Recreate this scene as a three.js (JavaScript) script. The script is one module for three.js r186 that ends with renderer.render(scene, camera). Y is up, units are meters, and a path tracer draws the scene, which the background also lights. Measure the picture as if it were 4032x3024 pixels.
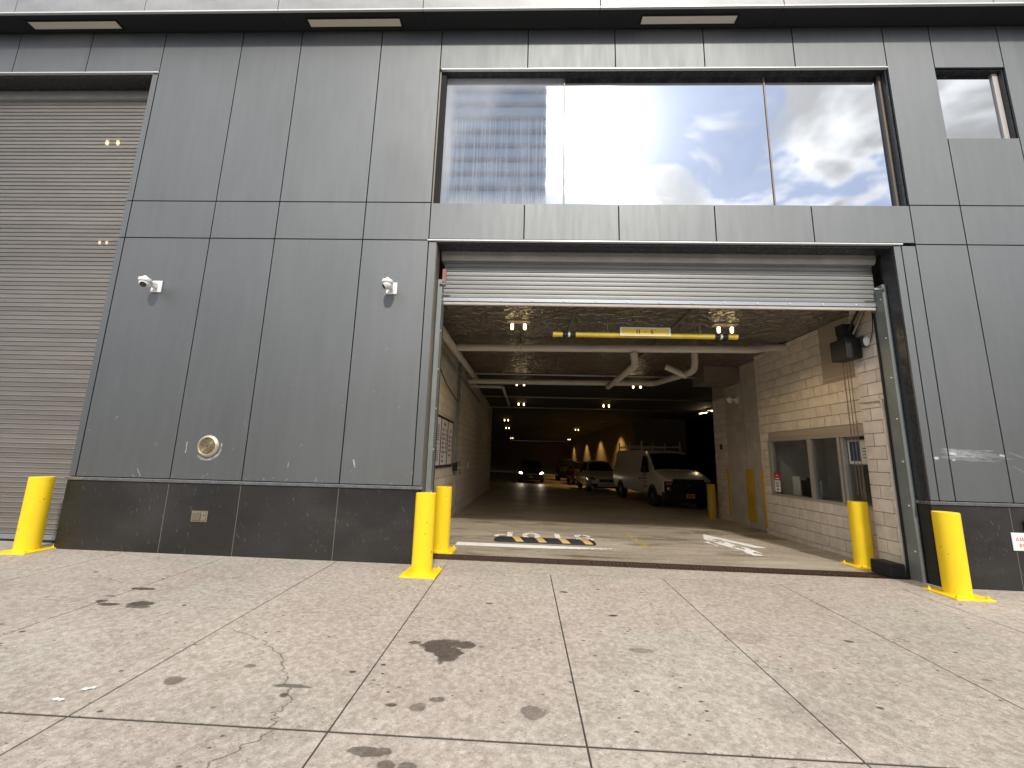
import * as THREE from 'three';
import { mergeGeometries, toCreasedNormals } from 'three/addons/utils/BufferGeometryUtils.js';
import { RoundedBoxGeometry } from 'three/addons/geometries/RoundedBoxGeometry.js';

// ------------------------------------------------------------------ camera, sky, sun, exposure
const scene = new THREE.Scene();
const camera = new THREE.PerspectiveCamera(85.92, 4 / 3, 0.05, 600);
camera.position.set(0, 1.5, 6);
camera.rotation.order = 'YXZ';
camera.rotation.set(THREE.MathUtils.degToRad(10.0987), THREE.MathUtils.degToRad(1.9237), THREE.MathUtils.degToRad(1.5024));
const renderer = new THREE.WebGLRenderer({ antialias: true });
renderer.toneMapping = THREE.LinearToneMapping;
renderer.toneMappingExposure = 1.22;
renderer.shadowMap.enabled = true;

const SUN = new THREE.Vector3(0.16, 0.885, 1).normalize();
const sun = new THREE.DirectionalLight(new THREE.Color().setRGB(1, 0.94, 0.84), 2.4);
sun.position.copy(SUN).multiplyScalar(60);
sun.castShadow = true;
sun.shadow.radius = 6;
sun.shadow.mapSize.set(2048, 2048);
Object.assign(sun.shadow.camera, { left: -25, right: 25, top: 25, bottom: -25, near: 1, far: 140 });
scene.add(sun, sun.target);

// noise
const hash = (x, y, s) => { let h = Math.imul(x | 0, 374761393) ^ Math.imul(y | 0, 668265263) ^ Math.imul(s | 0, 2147483647 - 5); h = Math.imul(h ^ (h >>> 13), 1274126177); return ((h ^ (h >>> 16)) >>> 0) / 4294967296; };
const vn = (x, y, s = 1) => { const i = Math.floor(x), j = Math.floor(y), f = x - i, g = y - j, u = f * f * (3 - 2 * f), v = g * g * (3 - 2 * g); const a = hash(i, j, s), b = hash(i + 1, j, s), c = hash(i, j + 1, s), d = hash(i + 1, j + 1, s); return a + (b - a) * u + (c - a) * v + (a - b - c + d) * u * v; };
const fbm = (x, y, o = 4, s = 1) => { let a = 0.5, t = 0, n = 0; for (let k = 0; k < o; k++) { t += a * vn(x, y, s + k * 17); n += a; x *= 2.03; y *= 2.03; a *= 0.5; } return t / n; };
const sm = (a, b, x) => { const t = Math.min(1, Math.max(0, (x - a) / (b - a))); return t * t * (3 - 2 * t); };
let seed = 12345;
const rnd = (a = 0, b = 1) => { seed = (seed + 0x6D2B79F5) | 0; let t = Math.imul(seed ^ (seed >>> 15), 1 | seed); t = (t + Math.imul(t ^ (t >>> 7), 61 | t)) ^ t; return a + (b - a) * (((t ^ (t >>> 14)) >>> 0) / 4294967296); };

{ // broken cloud over blue, thin bright veil in front of the sun
  const W = 2048, H = 1024, d = new Float32Array(W * H * 4);
  for (let j = 0; j < H; j++) for (let i = 0; i < W; i++) {
    const th = ((i + 0.5) / W - 0.5) * 2 * Math.PI, ph = ((j + 0.5) / H - 0.5) * Math.PI;
    const x = Math.cos(ph) * Math.cos(th), y = Math.sin(ph), z = Math.cos(ph) * Math.sin(th);
    let c;
    if (y < -0.02) c = [0.2, 0.19, 0.18];
    else {
      const q = 1 / (Math.max(y, 0) + 0.12), px = x * q * 2.1 + 3.1, pz = z * q * 2.1 + 1.4;
      const w = fbm(px * 0.9 + 9, pz * 0.9, 3, 40) - 0.5, w2 = fbm(px * 0.9, pz * 0.9 + 5, 3, 60) - 0.5;
      const n = fbm(px * 1.7 + w * 3.0, pz * 2.9 + w2 * 2.6, 9, 3), shade = fbm(px * 1.6 + 20 + w, pz * 1.6 + w2, 5, 8);
      const nn = n + (fbm(px * 5 + w * 9 + pz * 2, pz * 9 + w2 * 9 - px * 3, 6, 29) - 0.5) * 0.3, cov = sm(0.37, 0.56, nn) * 0.9 + 0.1;
      const cs = Math.max(-1, Math.min(1, x * SUN.x + y * SUN.y + z * SUN.z)), ang = Math.acos(cs);
      const glow = 5.5 * Math.exp(-ang * ang / 0.012) + 1.0 * Math.exp(-ang * ang / 0.10) + 0.35 * Math.exp(-ang / 0.7);
      const hz = Math.exp(-y * 5);
      const blue = [0.58 + 0.3 * hz, 0.72 + 0.25 * hz, 1.08 + 0.05 * hz];
      const dens = sm(0.44, 0.68, shade * 0.62 + nn * 0.45);
      const b = (1.75 - 1.15 * dens) * (0.76 + 0.6 * y);
      const cl = [b, b * 0.985, b * 0.98];
      c = [0, 1, 2].map((k) => (blue[k] * (1 - cov) + cl[k] * cov) + glow * (0.35 + 0.75 * cov * (1 - 0.45 * dens)) * [1, 0.97, 0.92][k]);
    }
    const o = (j * W + i) * 4; d[o] = c[0]; d[o + 1] = c[1]; d[o + 2] = c[2]; d[o + 3] = 1;
  }
  const sky = new THREE.DataTexture(d, W, H, THREE.RGBAFormat, THREE.FloatType);
  sky.mapping = THREE.EquirectangularReflectionMapping; sky.magFilter = sky.minFilter = THREE.LinearFilter; sky.needsUpdate = true;
  scene.background = sky; scene.environment = sky;
}

// ------------------------------------------------------------------ helpers
const taken = {};
const numbered = (n) => { const k = taken[n] = (taken[n] ?? -1) + 1; return k ? `${n}_${String(k).padStart(3, '0')}` : n; };
const shade = (o) => { o.traverse((m) => { if (m.isMesh) { m.castShadow = true; m.receiveShadow = true; } }); return o; };
function thing(name, label, category, pos = [0, 0, 0], group) {
  const o = new THREE.Group(); o.name = numbered(name); o.position.set(...pos); o.userData = { label, category };
  if (group) o.userData.group = group;
  scene.add(o); return o;
}
function part(parent, name, geo, mat, label) {
  const m = new THREE.Mesh(Array.isArray(geo) ? merge(geo) : geo, mat); m.name = name; m.castShadow = m.receiveShadow = true;
  if (label) m.userData.label = label;
  parent.add(m); return m;
}
function solo(name, label, category, geo, mat, group) {
  const m = new THREE.Mesh(Array.isArray(geo) ? merge(geo) : geo, mat); m.name = numbered(name); m.castShadow = m.receiveShadow = true;
  m.userData = { label, category }; if (group) m.userData.group = group;
  scene.add(m); return m;
}
function struct(name, geo, mat, label) {
  const m = new THREE.Mesh(Array.isArray(geo) ? merge(geo) : geo, mat); m.name = numbered(name); m.castShadow = m.receiveShadow = true;
  m.userData = { kind: 'structure' }; if (label) m.userData.label = label; scene.add(m); return m;
}
const merge = (l) => mergeGeometries(l.map((g) => { g = g.index ? g.toNonIndexed() : g; for (const k of Object.keys(g.attributes)) if (!['position', 'normal', 'uv'].includes(k)) g.deleteAttribute(k); return g; }));
function wuv(g, s = 1) { // box-mapped uv in metres
  if (g.index) g = g.toNonIndexed();
  const p = g.attributes.position, n = g.attributes.normal, u = new Float32Array(p.count * 2);
  for (let i = 0; i < p.count; i++) {
    const ax = Math.abs(n.getX(i)), ay = Math.abs(n.getY(i)), az = Math.abs(n.getZ(i)), x = p.getX(i), y = p.getY(i), z = p.getZ(i);
    const [a, b] = ay >= ax && ay >= az ? [x, -z] : ax > az ? [z, y] : [x, y];
    u[2 * i] = a * s; u[2 * i + 1] = b * s;
  }
  g.setAttribute('uv', new THREE.BufferAttribute(u, 2)); return g;
}
const bx = (x0, x1, y0, y1, z0, z1) => wuv(new THREE.BoxGeometry(x1 - x0, y1 - y0, z1 - z0).translate((x0 + x1) / 2, (y0 + y1) / 2, (z0 + z1) / 2));
const rb = (x0, x1, y0, y1, z0, z1, r = 0.01, seg = 2) => wuv(new RoundedBoxGeometry(x1 - x0, y1 - y0, z1 - z0, seg, r).translate((x0 + x1) / 2, (y0 + y1) / 2, (z0 + z1) / 2));
const cyl = (r, h, x, y, z, seg = 20, r2 = r) => new THREE.CylinderGeometry(r2, r, h, seg).translate(x, y, z);
const tube = (pts, r, seg = 24, rs = 10) => { const c = new THREE.CurvePath(); const v = pts.map((p) => new THREE.Vector3(...p)); for (let i = 0; i < v.length - 1; i++) c.add(new THREE.LineCurve3(v[i], v[i + 1])); return new THREE.TubeGeometry(c, seg, r, rs, false); };
const bend = (pts, r, k = 0.16, rs = 12) => { // straight runs with rounded elbows
  const v = pts.map((p) => new THREE.Vector3(...p)), out = [v[0]];
  for (let i = 1; i < v.length - 1; i++) {
    const a = v[i - 1].clone().sub(v[i]), b = v[i + 1].clone().sub(v[i]); const ka = Math.min(k, a.length() * 0.45), kb = Math.min(k, b.length() * 0.45);
    const p0 = v[i].clone().addScaledVector(a.normalize(), ka), p1 = v[i].clone().addScaledVector(b.normalize(), kb);
    for (let t = 0; t <= 5; t++) { const s = t / 5; out.push(p0.clone().multiplyScalar((1 - s) ** 2).addScaledVector(v[i], 2 * s * (1 - s)).addScaledVector(p1, s * s)); }
  }
  out.push(v[v.length - 1]);
  const parts = [];
  for (let i = 0; i < out.length - 1; i++) { const d = out[i + 1].clone().sub(out[i]), L = d.length(); if (L < 1e-5) continue; const g = new THREE.CylinderGeometry(r, r, L + r * 0.12, rs, 1, true); g.applyQuaternion(new THREE.Quaternion().setFromUnitVectors(new THREE.Vector3(0, 1, 0), d.normalize())); const m = out[i].clone().add(out[i + 1]).multiplyScalar(0.5); parts.push(g.translate(m.x, m.y, m.z)); }
  return wuv(merge(parts));
};
const gy = (x, z) => -0.0085 * x + (z > 0 ? -0.01 * z : 0.014 * z);   // the ground falls gently to the right, to the street and into the garage
function onGround(g, lift = 0) { const p = g.attributes.position; for (let i = 0; i < p.count; i++) p.setY(i, p.getY(i) + gy(p.getX(i), p.getZ(i)) + lift); g.computeVertexNormals(); return g; }
function sheet(x0, x1, z0, z1, lift) { // thin painted sheet that follows the floor, uv 0..1 (u to +x, v to -z)
  const g = new THREE.PlaneGeometry(x1 - x0, z1 - z0, 4, 4).rotateX(-Math.PI / 2).translate((x0 + x1) / 2, 0, (z0 + z1) / 2); return onGround(g, lift);
}
// textures
function tex(w, h, fn, srgb = true, rep) {
  const d = new Uint8Array(w * h * 4);
  for (let j = 0; j < h; j++) for (let i = 0; i < w; i++) { const c = fn(i / w, j / h, i, j), o = (j * w + i) * 4; d[o] = c[0] * 255; d[o + 1] = c[1] * 255; d[o + 2] = c[2] * 255; d[o + 3] = c.length > 3 ? c[3] * 255 : 255; }
  const t = new THREE.DataTexture(d, w, h); t.magFilter = THREE.LinearFilter; t.minFilter = THREE.LinearMipmapLinearFilter; t.generateMipmaps = true;
  t.wrapS = t.wrapT = THREE.RepeatWrapping; if (srgb) t.colorSpace = THREE.SRGBColorSpace; if (rep) t.repeat.set(...rep); t.needsUpdate = true; return t;
}
const cl = (v) => Math.min(1, Math.max(0, v));
const lin = (r, g, b) => new THREE.Color().setRGB(r, g, b);
const std = (c, roughness = 0.8, metalness = 0, o = {}) => new THREE.MeshStandardMaterial({ color: Array.isArray(c) ? lin(...c) : c, roughness, metalness, ...o });
const tile = (u, v, n, o, s) => { // seamless fbm
  const a = fbm(u * n, v * n, o, s), b = fbm((u - 1) * n, v * n, o, s), c = fbm(u * n, (v - 1) * n, o, s), d = fbm((u - 1) * n, (v - 1) * n, o, s); return a * (1 - u) * (1 - v) + b * u * (1 - v) + c * (1 - u) * v + d * u * v;
};
const grain = tex(256, 256, (u, v, i, j) => { const k = cl(0.5 + (tile(u, v, 8, 4, 5) - 0.5) * 1.2 + (hash(i, j, 9) - 0.5) * 0.35); return [k, k, k]; }, false, [1.2, 1.2]);
const soft = tex(256, 256, (u, v, i, j) => { const k = cl(0.92 + (tile(u, v, 6, 5, 15) - 0.5) * 0.28 + (hash(i, j, 19) - 0.5) * 0.06); return [k, k, k]; }, true, [0.6, 0.6]);

// scratch marks: [x0,y0,x1,y1,width,strength]
function scratchField(list, W, H, sx, sy, ox, oy) {
  const a = new Float32Array(W * H);
  for (const [x0, y0, x1, y1, w, k] of list) {
    const n = Math.max(2, Math.ceil(Math.hypot((x1 - x0) * sx, (y1 - y0) * sy) * 2)), b = (hash(x0 * 999, y0 * 999, 3) - 0.5) * 0.3;
    for (let t = 0; t <= n; t++) {
      const s = t / n, cx = ((x0 + (x1 - x0) * s + b * (y1 - y0) * s * (1 - s)) - ox) * sx, cy = ((y0 + (y1 - y0) * s - b * (x1 - x0) * s * (1 - s)) - oy) * sy, r = Math.max(0.7, w * sx * 0.5);
      const kk = k * (0.35 + 0.65 * vn(s * 9 + x0 * 31, y0 * 17, 7));
      for (let jj = Math.floor(cy - r); jj <= cy + r; jj++) for (let ii = Math.floor(cx - r); ii <= cx + r; ii++) { if (ii < 0 || jj < 0 || ii >= W || jj >= H) continue; const q = kk * cl(1.2 - Math.hypot(ii - cx, jj - cy) / r); a[jj * W + ii] = Math.max(a[jj * W + ii], q); }
    }
  }
  return a;
}

// ------------------------------------------------------------------ materials
const CW = 2048, CH = 1024;
const scr = [];
for (let i = 0; i < 55; i++) { const x = rnd(-6.5, -1.6), y = 1.08 + Math.pow(rnd(), 2.2) * 1.5, l = rnd(0.004, 0.05), a = rnd(-1.2, 1.2); scr.push([x, y, x + l * Math.sin(a), y + l * Math.cos(a), rnd(0.003, 0.007), rnd(0.1, 0.6)]); }
for (let i = 0; i < 14; i++) { const x = rnd(-6.5, 7.5), y = rnd(2.5, 8.4), l = rnd(0.01, 0.08), a = rnd(-2, 2); scr.push([x, y, x + l * Math.sin(a), y + l * Math.cos(a), 0.006, rnd(0.15, 0.4)]); }
for (let i = 0; i < 46; i++) { const t = i / 46 * 2.5 - 2.35, r = rnd(0.185, 0.215); scr.push([-4.65 + r * Math.cos(t), 1.55 + r * Math.sin(t), -4.65 + r * Math.cos(t + 0.1), 1.55 + r * Math.sin(t + 0.1), rnd(0.006, 0.02), rnd(0.3, 1)]); }
scr.push([-4.98, 1.6, -4.98, 1.44, 0.012, 1], [-2.47, 1.4, -2.44, 1.3, 0.02, 0.9], [-5.66, 1.2, -5.6, 1.1, 0.012, 0.9], [-3.42, 1.34, -3.43, 1.27, 0.012, 0.8]);
for (let i = 0; i < 30; i++) { const y = 1.71 + rnd(-0.08, 0.06), x = 5.8 + rnd(0, 0.25), l = rnd(0.15, 0.75); scr.push([x, y, x + l, y - 0.02 + rnd(-0.03, 0.02), rnd(0.004, 0.014), rnd(0.15, 0.75)]); }
scr.push([5.72, 1.64, 5.75, 1.64, 0.04, 1], [5.93, 1.71, 6.0, 1.7, 0.045, 1], [5.95, 1.62, 5.97, 1.62, 0.03, 1], [6.6, 1.7, 6.66, 1.69, 0.035, 0.9], [6.7, 1.75, 7.1, 1.62, 0.01, 0.5], [6.75, 1.55, 7.2, 1.3, 0.008, 0.45]);
const sf = scratchField(scr, CW, CH, CW / 16, CH / 9, -8, 0);
const cladMap = tex(CW, CH, (u, v, i, j) => { const x = u * 16, y = v * 9, s = sf[j * CW + i], m = 0.475 + (fbm(x * 0.5, y * 0.35, 4, 31) - 0.5) * 0.05 + (fbm(x * 14, y * 1.6, 3, 37) - 0.5) * 0.022 + (hash(i, j, 77) - 0.5) * 0.012; return [m * (1 - s) + 0.86 * s, (m + 0.009) * (1 - s) + 0.87 * s, (m + 0.008) * (1 - s) + 0.88 * s]; });
const cladRM = tex(CW, CH, (u, v, i, j) => { const x = u * 16, y = v * 9, s = sf[j * CW + i]; const r = 0.585 + (fbm(x * 0.7, y * 0.5, 4, 51) - 0.5) * 0.10 + (fbm(x * 20, y * 2, 3, 57) - 0.5) * 0.06; return [0, cl(r + s * 0.4), cl(0.92 * (1 - s))]; }, false);
const M = {};
M.clad = new THREE.MeshStandardMaterial({ map: cladMap, roughnessMap: cladRM, metalnessMap: cladRM, roughness: 1, metalness: 1 });
const fuv = (g) => { const p = g.attributes.position, u = g.attributes.uv; for (let i = 0; i < p.count; i++) u.setXY(i, (p.getX(i) + 8) / 16, p.getY(i) / 9); return g; };
const gscr = [];
for (let i = 0; i < 230; i++) { const left = i < 170, x = left ? rnd(-6.6, -1.5) : rnd(5.6, 8), y = rnd(0.04, 0.98), l = rnd(0.005, 0.07), a = rnd(-0.9, 0.6); gscr.push([x, y, x + l * Math.sin(a), y + l * Math.cos(a), rnd(0.004, 0.008), rnd(0.1, 0.6)]); }
for (let i = 0; i < 60; i++) { const x = rnd(6.0, 6.5), y = rnd(0.45, 0.62); gscr.push([x, y, x + rnd(-0.02, 0.02), y + rnd(-0.05, 0.05), 0.01, rnd(0.05, 0.25)]); }
const GW = 2048, GH = 160, gf = scratchField(gscr, GW, GH, GW / 16, GH / 1.2, -8, -0.1);
M.granite = std([1, 1, 1], 0.42, 0, { map: tex(GW, GH, (u, v, i, j) => { const x = u * 16, y = v * 1.2, s = gf[j * GW + i]; let m = 0.155 + (fbm(x * 1.1, y * 1.6, 5, 71) - 0.5) * 0.13 + (hash(i, j, 78) - 0.5) * 0.05; const dust = sm(0.55, 0.75, fbm(x * 2.2, y * 4, 4, 75)) * 0.022; return [m + 0.006 + dust + s * 0.55, m + dust + s * 0.55, m - 0.006 + dust * 0.9 + s * 0.52].map(cl); }) });
const guv = (g) => { const p = g.attributes.position, u = g.attributes.uv; for (let i = 0; i < p.count; i++) u.setXY(i, (p.getX(i) + 8) / 16, (p.getY(i) + 0.1) / 1.2); return g; };
M.back = std([0.012, 0.013, 0.015], 0.9);
M.reveal = std([0.055, 0.058, 0.064], 0.5, 0.4, { roughnessMap: grain });
M.soffit = std([0.035, 0.038, 0.042], 0.45, 0.3);
M.fascia = std([0.40, 0.40, 0.385], 0.5, 0.3, { map: soft });
M.lip = std([0.72, 0.72, 0.70], 0.4, 0.3);
M.alu = std([0.36, 0.37, 0.38], 0.42, 0.8, { roughnessMap: grain });
M.bronze = std([0.20, 0.165, 0.13], 0.5, 0.5);
M.diffuser = std([0.90, 0.86, 0.73], 0.6);
M.black = std([0.012, 0.012, 0.013], 0.6);
M.rubber = std([0.02, 0.02, 0.021], 0.8, 0, { map: soft });
M.white = std([0.78, 0.78, 0.76], 0.45);
M.lens = new THREE.MeshPhysicalMaterial({ color: lin(0.005, 0.005, 0.006), roughness: 0.08, clearcoat: 1 });
M.seal = std([0.16, 0.14, 0.11], 0.9);

// concrete sidewalk sheet: x -10..10, z -1..7
const stains = [], gum = [];
const st = (x, z, rx, rz, k, tone = 0) => stains.push([x, z, rx, rz, k, tone]);
st(-0.66, 2.36, 0.15, 0.11, 0.75); st(-0.56, 2.47, 0.11, 0.15, 0.75); st(-0.47, 2.31, 0.12, 0.07, 0.7); st(-0.6, 2.28, 0.16, 0.05, 0.6); st(-0.87, 2.316, 0.06, 0.04, 0.6);
st(-0.63, 3.17, 0.055, 0.045, 0.45); st(-0.52, 3.08, 0.05, 0.03, 0.45); st(0.08, 3.15, 0.085, 0.07, 0.4); st(-0.8, 3.57, 0.10, 0.04, 0.55); st(-0.71, 3.56, 0.05, 0.03, 0.5); st(-0.66, 3.66, 0.05, 0.04, 0.5); st(-0.56, 3.66, 0.05, 0.04, 0.5); st(1.0, 2.26, 0.11, 0.05, 0.3); st(-0.32, 2.33, 0.03, 0.02, 0.4);
st(-3.68, 1.79, 0.14, 0.06, 0.75); st(-3.64, 1.86, 0.12, 0.05, 0.6); st(-3.95, 1.85, 0.1, 0.045, 0.75); st(-4.03, 1.4, 0.13, 0.04, 0.8); st(-4.1, 1.77, 0.06, 0.03, 0.6); st(-2.29, 3.03, 0.075, 0.05, 0.5); st(-1.5, 3.02, 0.13, 0.022, 0.55); st(-1.496, 3.12, 0.03, 0.025, 0.7); st(-1.93, 2.8, 0.05, 0.03, 0.45); st(2.0, 1.9, 0.2, 0.14, 0.12); st(1.8, 3.0, 0.25, 0.2, 0.1);
for (let i = 0; i < 900; i++) { const x = rnd(-8, 8), z = Math.pow(rnd(), 0.8) * 5; const r = rnd(0.004, 0.013) * (rnd() < 0.08 ? 2.2 : 1); gum.push([x, z, r * rnd(0.8, 1.9), r * rnd(0.6, 1.1), rnd(0.3, 1)]); }
for (let c = 0; c < 16; c++) { const x = rnd(-6, 4), z = rnd(1, 3.8); for (let i = 0; i < 9; i++) gum.push([x + rnd(-0.12, 0.12), z + rnd(-0.05, 0.05), rnd(0.006, 0.02), rnd(0.005, 0.012), rnd(0.15, 0.5)]); }
const PW = 2048, PH = 2048, PX = PW / 15, PZ = PH / 8, pf = new Float32Array(PW * PH);
for (const [list, wob] of [[stains, 0.35], [gum, 0.25]]) for (const [x, z, rx, rz, k] of list) {
  const cx = (x + 7.5) * PX, cz = (z + 1) * PZ, ax = rx * PX, az = rz * PZ;
  for (let j = Math.floor(cz - az * 1.5 - 1); j <= cz + az * 1.5 + 1; j++) for (let i = Math.floor(cx - ax * 1.5 - 1); i <= cx + ax * 1.5 + 1; i++) {
    if (i < 0 || j < 0 || i >= PW || j >= PH) continue;
    const r = Math.hypot((i - cx) / Math.max(ax, 0.8), (j - cz) / Math.max(az, 0.8)) + (fbm(i / PX * 22, j / PZ * 22, 3, 91) - 0.5) * wob * 2;
    const q = k * (1 - sm(0.82, 1.05, r)); if (q > pf[j * PW + i]) pf[j * PW + i] = q;
  }
}
const crack = (pts) => { for (let s = 0; s < pts.length - 1; s++) { const [x0, z0] = pts[s], [x1, z1] = pts[s + 1]; for (let t = 0; t < 400; t++) { const q = t / 400, x = x0 + (x1 - x0) * q + (vn(q * 7 + s * 7, s, 95) - 0.5) * 0.05, z = z0 + (z1 - z0) * q; const i = Math.round((x + 7.5) * PX), j = Math.round((z + 1) * PZ); for (let e = 0; e <= 0; e++) if (i > 0 && i < PW && j + e > 0 && j + e < PH) pf[(j + e) * PW + i] = Math.max(pf[(j + e) * PW + i], 0.62); } } };
crack([[-1.37, 3.44], [-1.44, 3.3], [-1.43, 3.15], [-1.62, 2.9], [-1.74, 2.7], [-2.1, 2.4], [-2.45, 2.25]]); crack([[-4.9, 1.05], [-4.4, 1.25], [-3.9, 1.3], [-3.1, 1.35], [-2.6, 1.4]]); crack([[-1.53, 3.74], [-1.365, 3.45]]);
M.walk = std([1, 1, 1], 0.85, 0, {
  map: tex(PW, PH, (u, v, i, j) => {
    const x = u * 15, z = v * 8, d = pf[j * PW + i];
    const big = fbm(x * 0.55, z * 0.55, 4, 101) - 0.5, mid = fbm(x * 3.2, z * 3.2, 4, 103) - 0.5, fine = fbm(x * 34, z * 34, 2, 107) - 0.5, sp = hash(i, j, 109);
    let m = 0.625 + big * 0.08 + mid * 0.045 + fine * 0.17 + (sp - 0.5) * 0.10 + (sp > 0.985 ? 0.12 : 0) - (sp < 0.012 ? 0.2 : 0);
    const gr = sm(0.46, 0.66, fbm(x * 0.7 + 40, z * 0.9, 4, 111)) * 0.009;
    const c = [m + 0.03 - gr * 1.3, m - 0.016 + gr * 0.2, m - 0.068 - gr * 0.1];
    return c.map((q, k) => cl(q * (1 - d * 0.66) - d * [0.01, 0.03, 0.045][k]));
  }), bumpMap: grain, bumpScale: 0.002,
});
const puv = (g) => { const p = g.attributes.position, u = g.attributes.uv; for (let i = 0; i < p.count; i++) u.setXY(i, (p.getX(i) + 7.5) / 15, (p.getZ(i) + 1) / 8); return g; };
// garage floor
const fcr = scratchField([[0.55, 5.2, 0.5, 4.2, 0.012, 0.9], [0.5, 4.2, 0.75, 3.2, 0.012, 0.9], [0.75, 3.2, 0.65, 2.3, 0.01, 0.8], [1.9, 4.6, 2.5, 3.8, 0.012, 0.8], [2.5, 3.8, 2.9, 3.3, 0.01, 0.7], [2.9, 3.3, 3.2, 2.2, 0.01, 0.7], [4.3, 2.9, 5.0, 1.6, 0.01, 0.8], [3.3, 5.0, 3.6, 4.3, 0.01, 0.6], [-0.9, 3.6, -0.5, 2.6, 0.01, 0.6]], 1024, 1024, 1024 / 12, 1024 / 12, -4, 0);
M.floor = std([1, 1, 1], 0.52, 0, { map: tex(1024, 1024, (u, v, i, j) => { const x = u * 12, z = v * 12, s = fcr[j * 1024 + i]; const m = 0.60 + (fbm(x * 0.6, z * 1.1, 4, 121) - 0.5) * 0.16 + (fbm(x * 1.6, z * 9, 4, 123) - 0.5) * 0.2 + (fbm(x * 22, z * 22, 2, 127) - 0.5) * 0.09 + (hash(i, j, 129) - 0.5) * 0.05 - sm(0.62, 0.72, fbm(x * 1.3, z * 3.1, 4, 131)) * 0.09; return [m + 0.03, m - 0.01, m - 0.075].map((q) => cl(q * (1 - s * 0.55))); }), bumpMap: grain, bumpScale: 0.0015 });
const floorUv = (g) => { const p = g.attributes.position, u = g.attributes.uv; for (let i = 0; i < p.count; i++) u.setXY(i, (p.getX(i) + 4) / 12, -p.getZ(i) / 12); return g; };
M.blocks = [0.80, 0.765, 0.83].map((b, k) => std([b, b * 0.92, b * 0.80], 0.85, 0, { map: tex(128, 128, (u, v, i, j) => { const q = cl(0.9 + (tile(u, v, 5, 5, 140 + k * 3) - 0.5) * 0.22 + (hash(i, j, 141 + k) - 0.5) * 0.07); return [q, q * 0.995, q * 0.985]; }, true, [1.7, 1.7]), bumpMap: grain, bumpScale: 0.002 }));
M.mortar = std([0.34, 0.29, 0.23], 0.95);
M.conc = std([0.56, 0.52, 0.45], 0.85, 0, { map: soft, bumpMap: grain, bumpScale: 0.002 });
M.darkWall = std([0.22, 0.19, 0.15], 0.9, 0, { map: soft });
M.foil = std([0.34, 0.32, 0.29], 0.32, 0.75, { map: soft, bumpMap: tex(512, 512, (u, v) => { const r = 1 - Math.abs(tile(u, v, 9, 4, 161) - 0.5) * 6; const k = cl(0.45 + Math.max(0, r) * 0.4 + (tile(u, v, 30, 2, 163) - 0.5) * 0.3); return [k, k, k]; }, false, [0.5, 0.5]), bumpScale: 0.12 });
M.pvc = std([0.66, 0.62, 0.54], 0.5, 0, { map: soft });
M.steelPipe = std([0.30, 0.29, 0.27], 0.45, 0.7);
M.yellow = std([1, 1, 1], 0.42, 0, { map: tex(256, 256, (u, v, i, j) => { const q = (tile(u, v, 5, 5, 171) - 0.5) * 0.05, sp = fbm(u * 30, v * 30, 2, 173) > 0.885 ? 0.45 : 1; return [(0.965 + q) * sp, (0.825 + q) * sp, (0.13 + q) * sp].map(cl); }, true, [1, 1]), bumpMap: grain, bumpScale: 0.0008 });
M.yellow2 = std([0.56, 0.36, 0.03], 0.6, 0, { map: soft });
M.rust = std([0.085, 0.045, 0.028], 0.75, 0.35, { map: soft, bumpMap: grain, bumpScale: 0.002 });
const slatDirt = tex(512, 64, (u, v, i, j) => { const q = cl(0.9 + (tile(u, v, 5, 4, 181) - 0.5) * 0.16 + (hash(i, j, 183) - 0.5) * 0.04); return [q, q * 0.99, q * 0.975]; }, true);
M.slat = std([0.31, 0.315, 0.31], 0.48, 0.4, { map: slatDirt });
M.slatBar = std([0.36, 0.38, 0.40], 0.45, 0.6);
M.guide = std([0.27, 0.30, 0.285], 0.5, 0.4, { map: soft });
M.slatL = [0, 1, 2].map((k) => std([[0.40, 0.375, 0.34], [0.37, 0.345, 0.315], [0.43, 0.40, 0.365]][k], 0.45, 0.4, { map: slatDirt, transparent: true, opacity: 0.64 }));
M.glow = new THREE.MeshStandardMaterial({ color: lin(0.9, 0.8, 0.6), emissive: lin(1, 0.74, 0.36), emissiveIntensity: 6, roughness: 0.5 });

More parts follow.
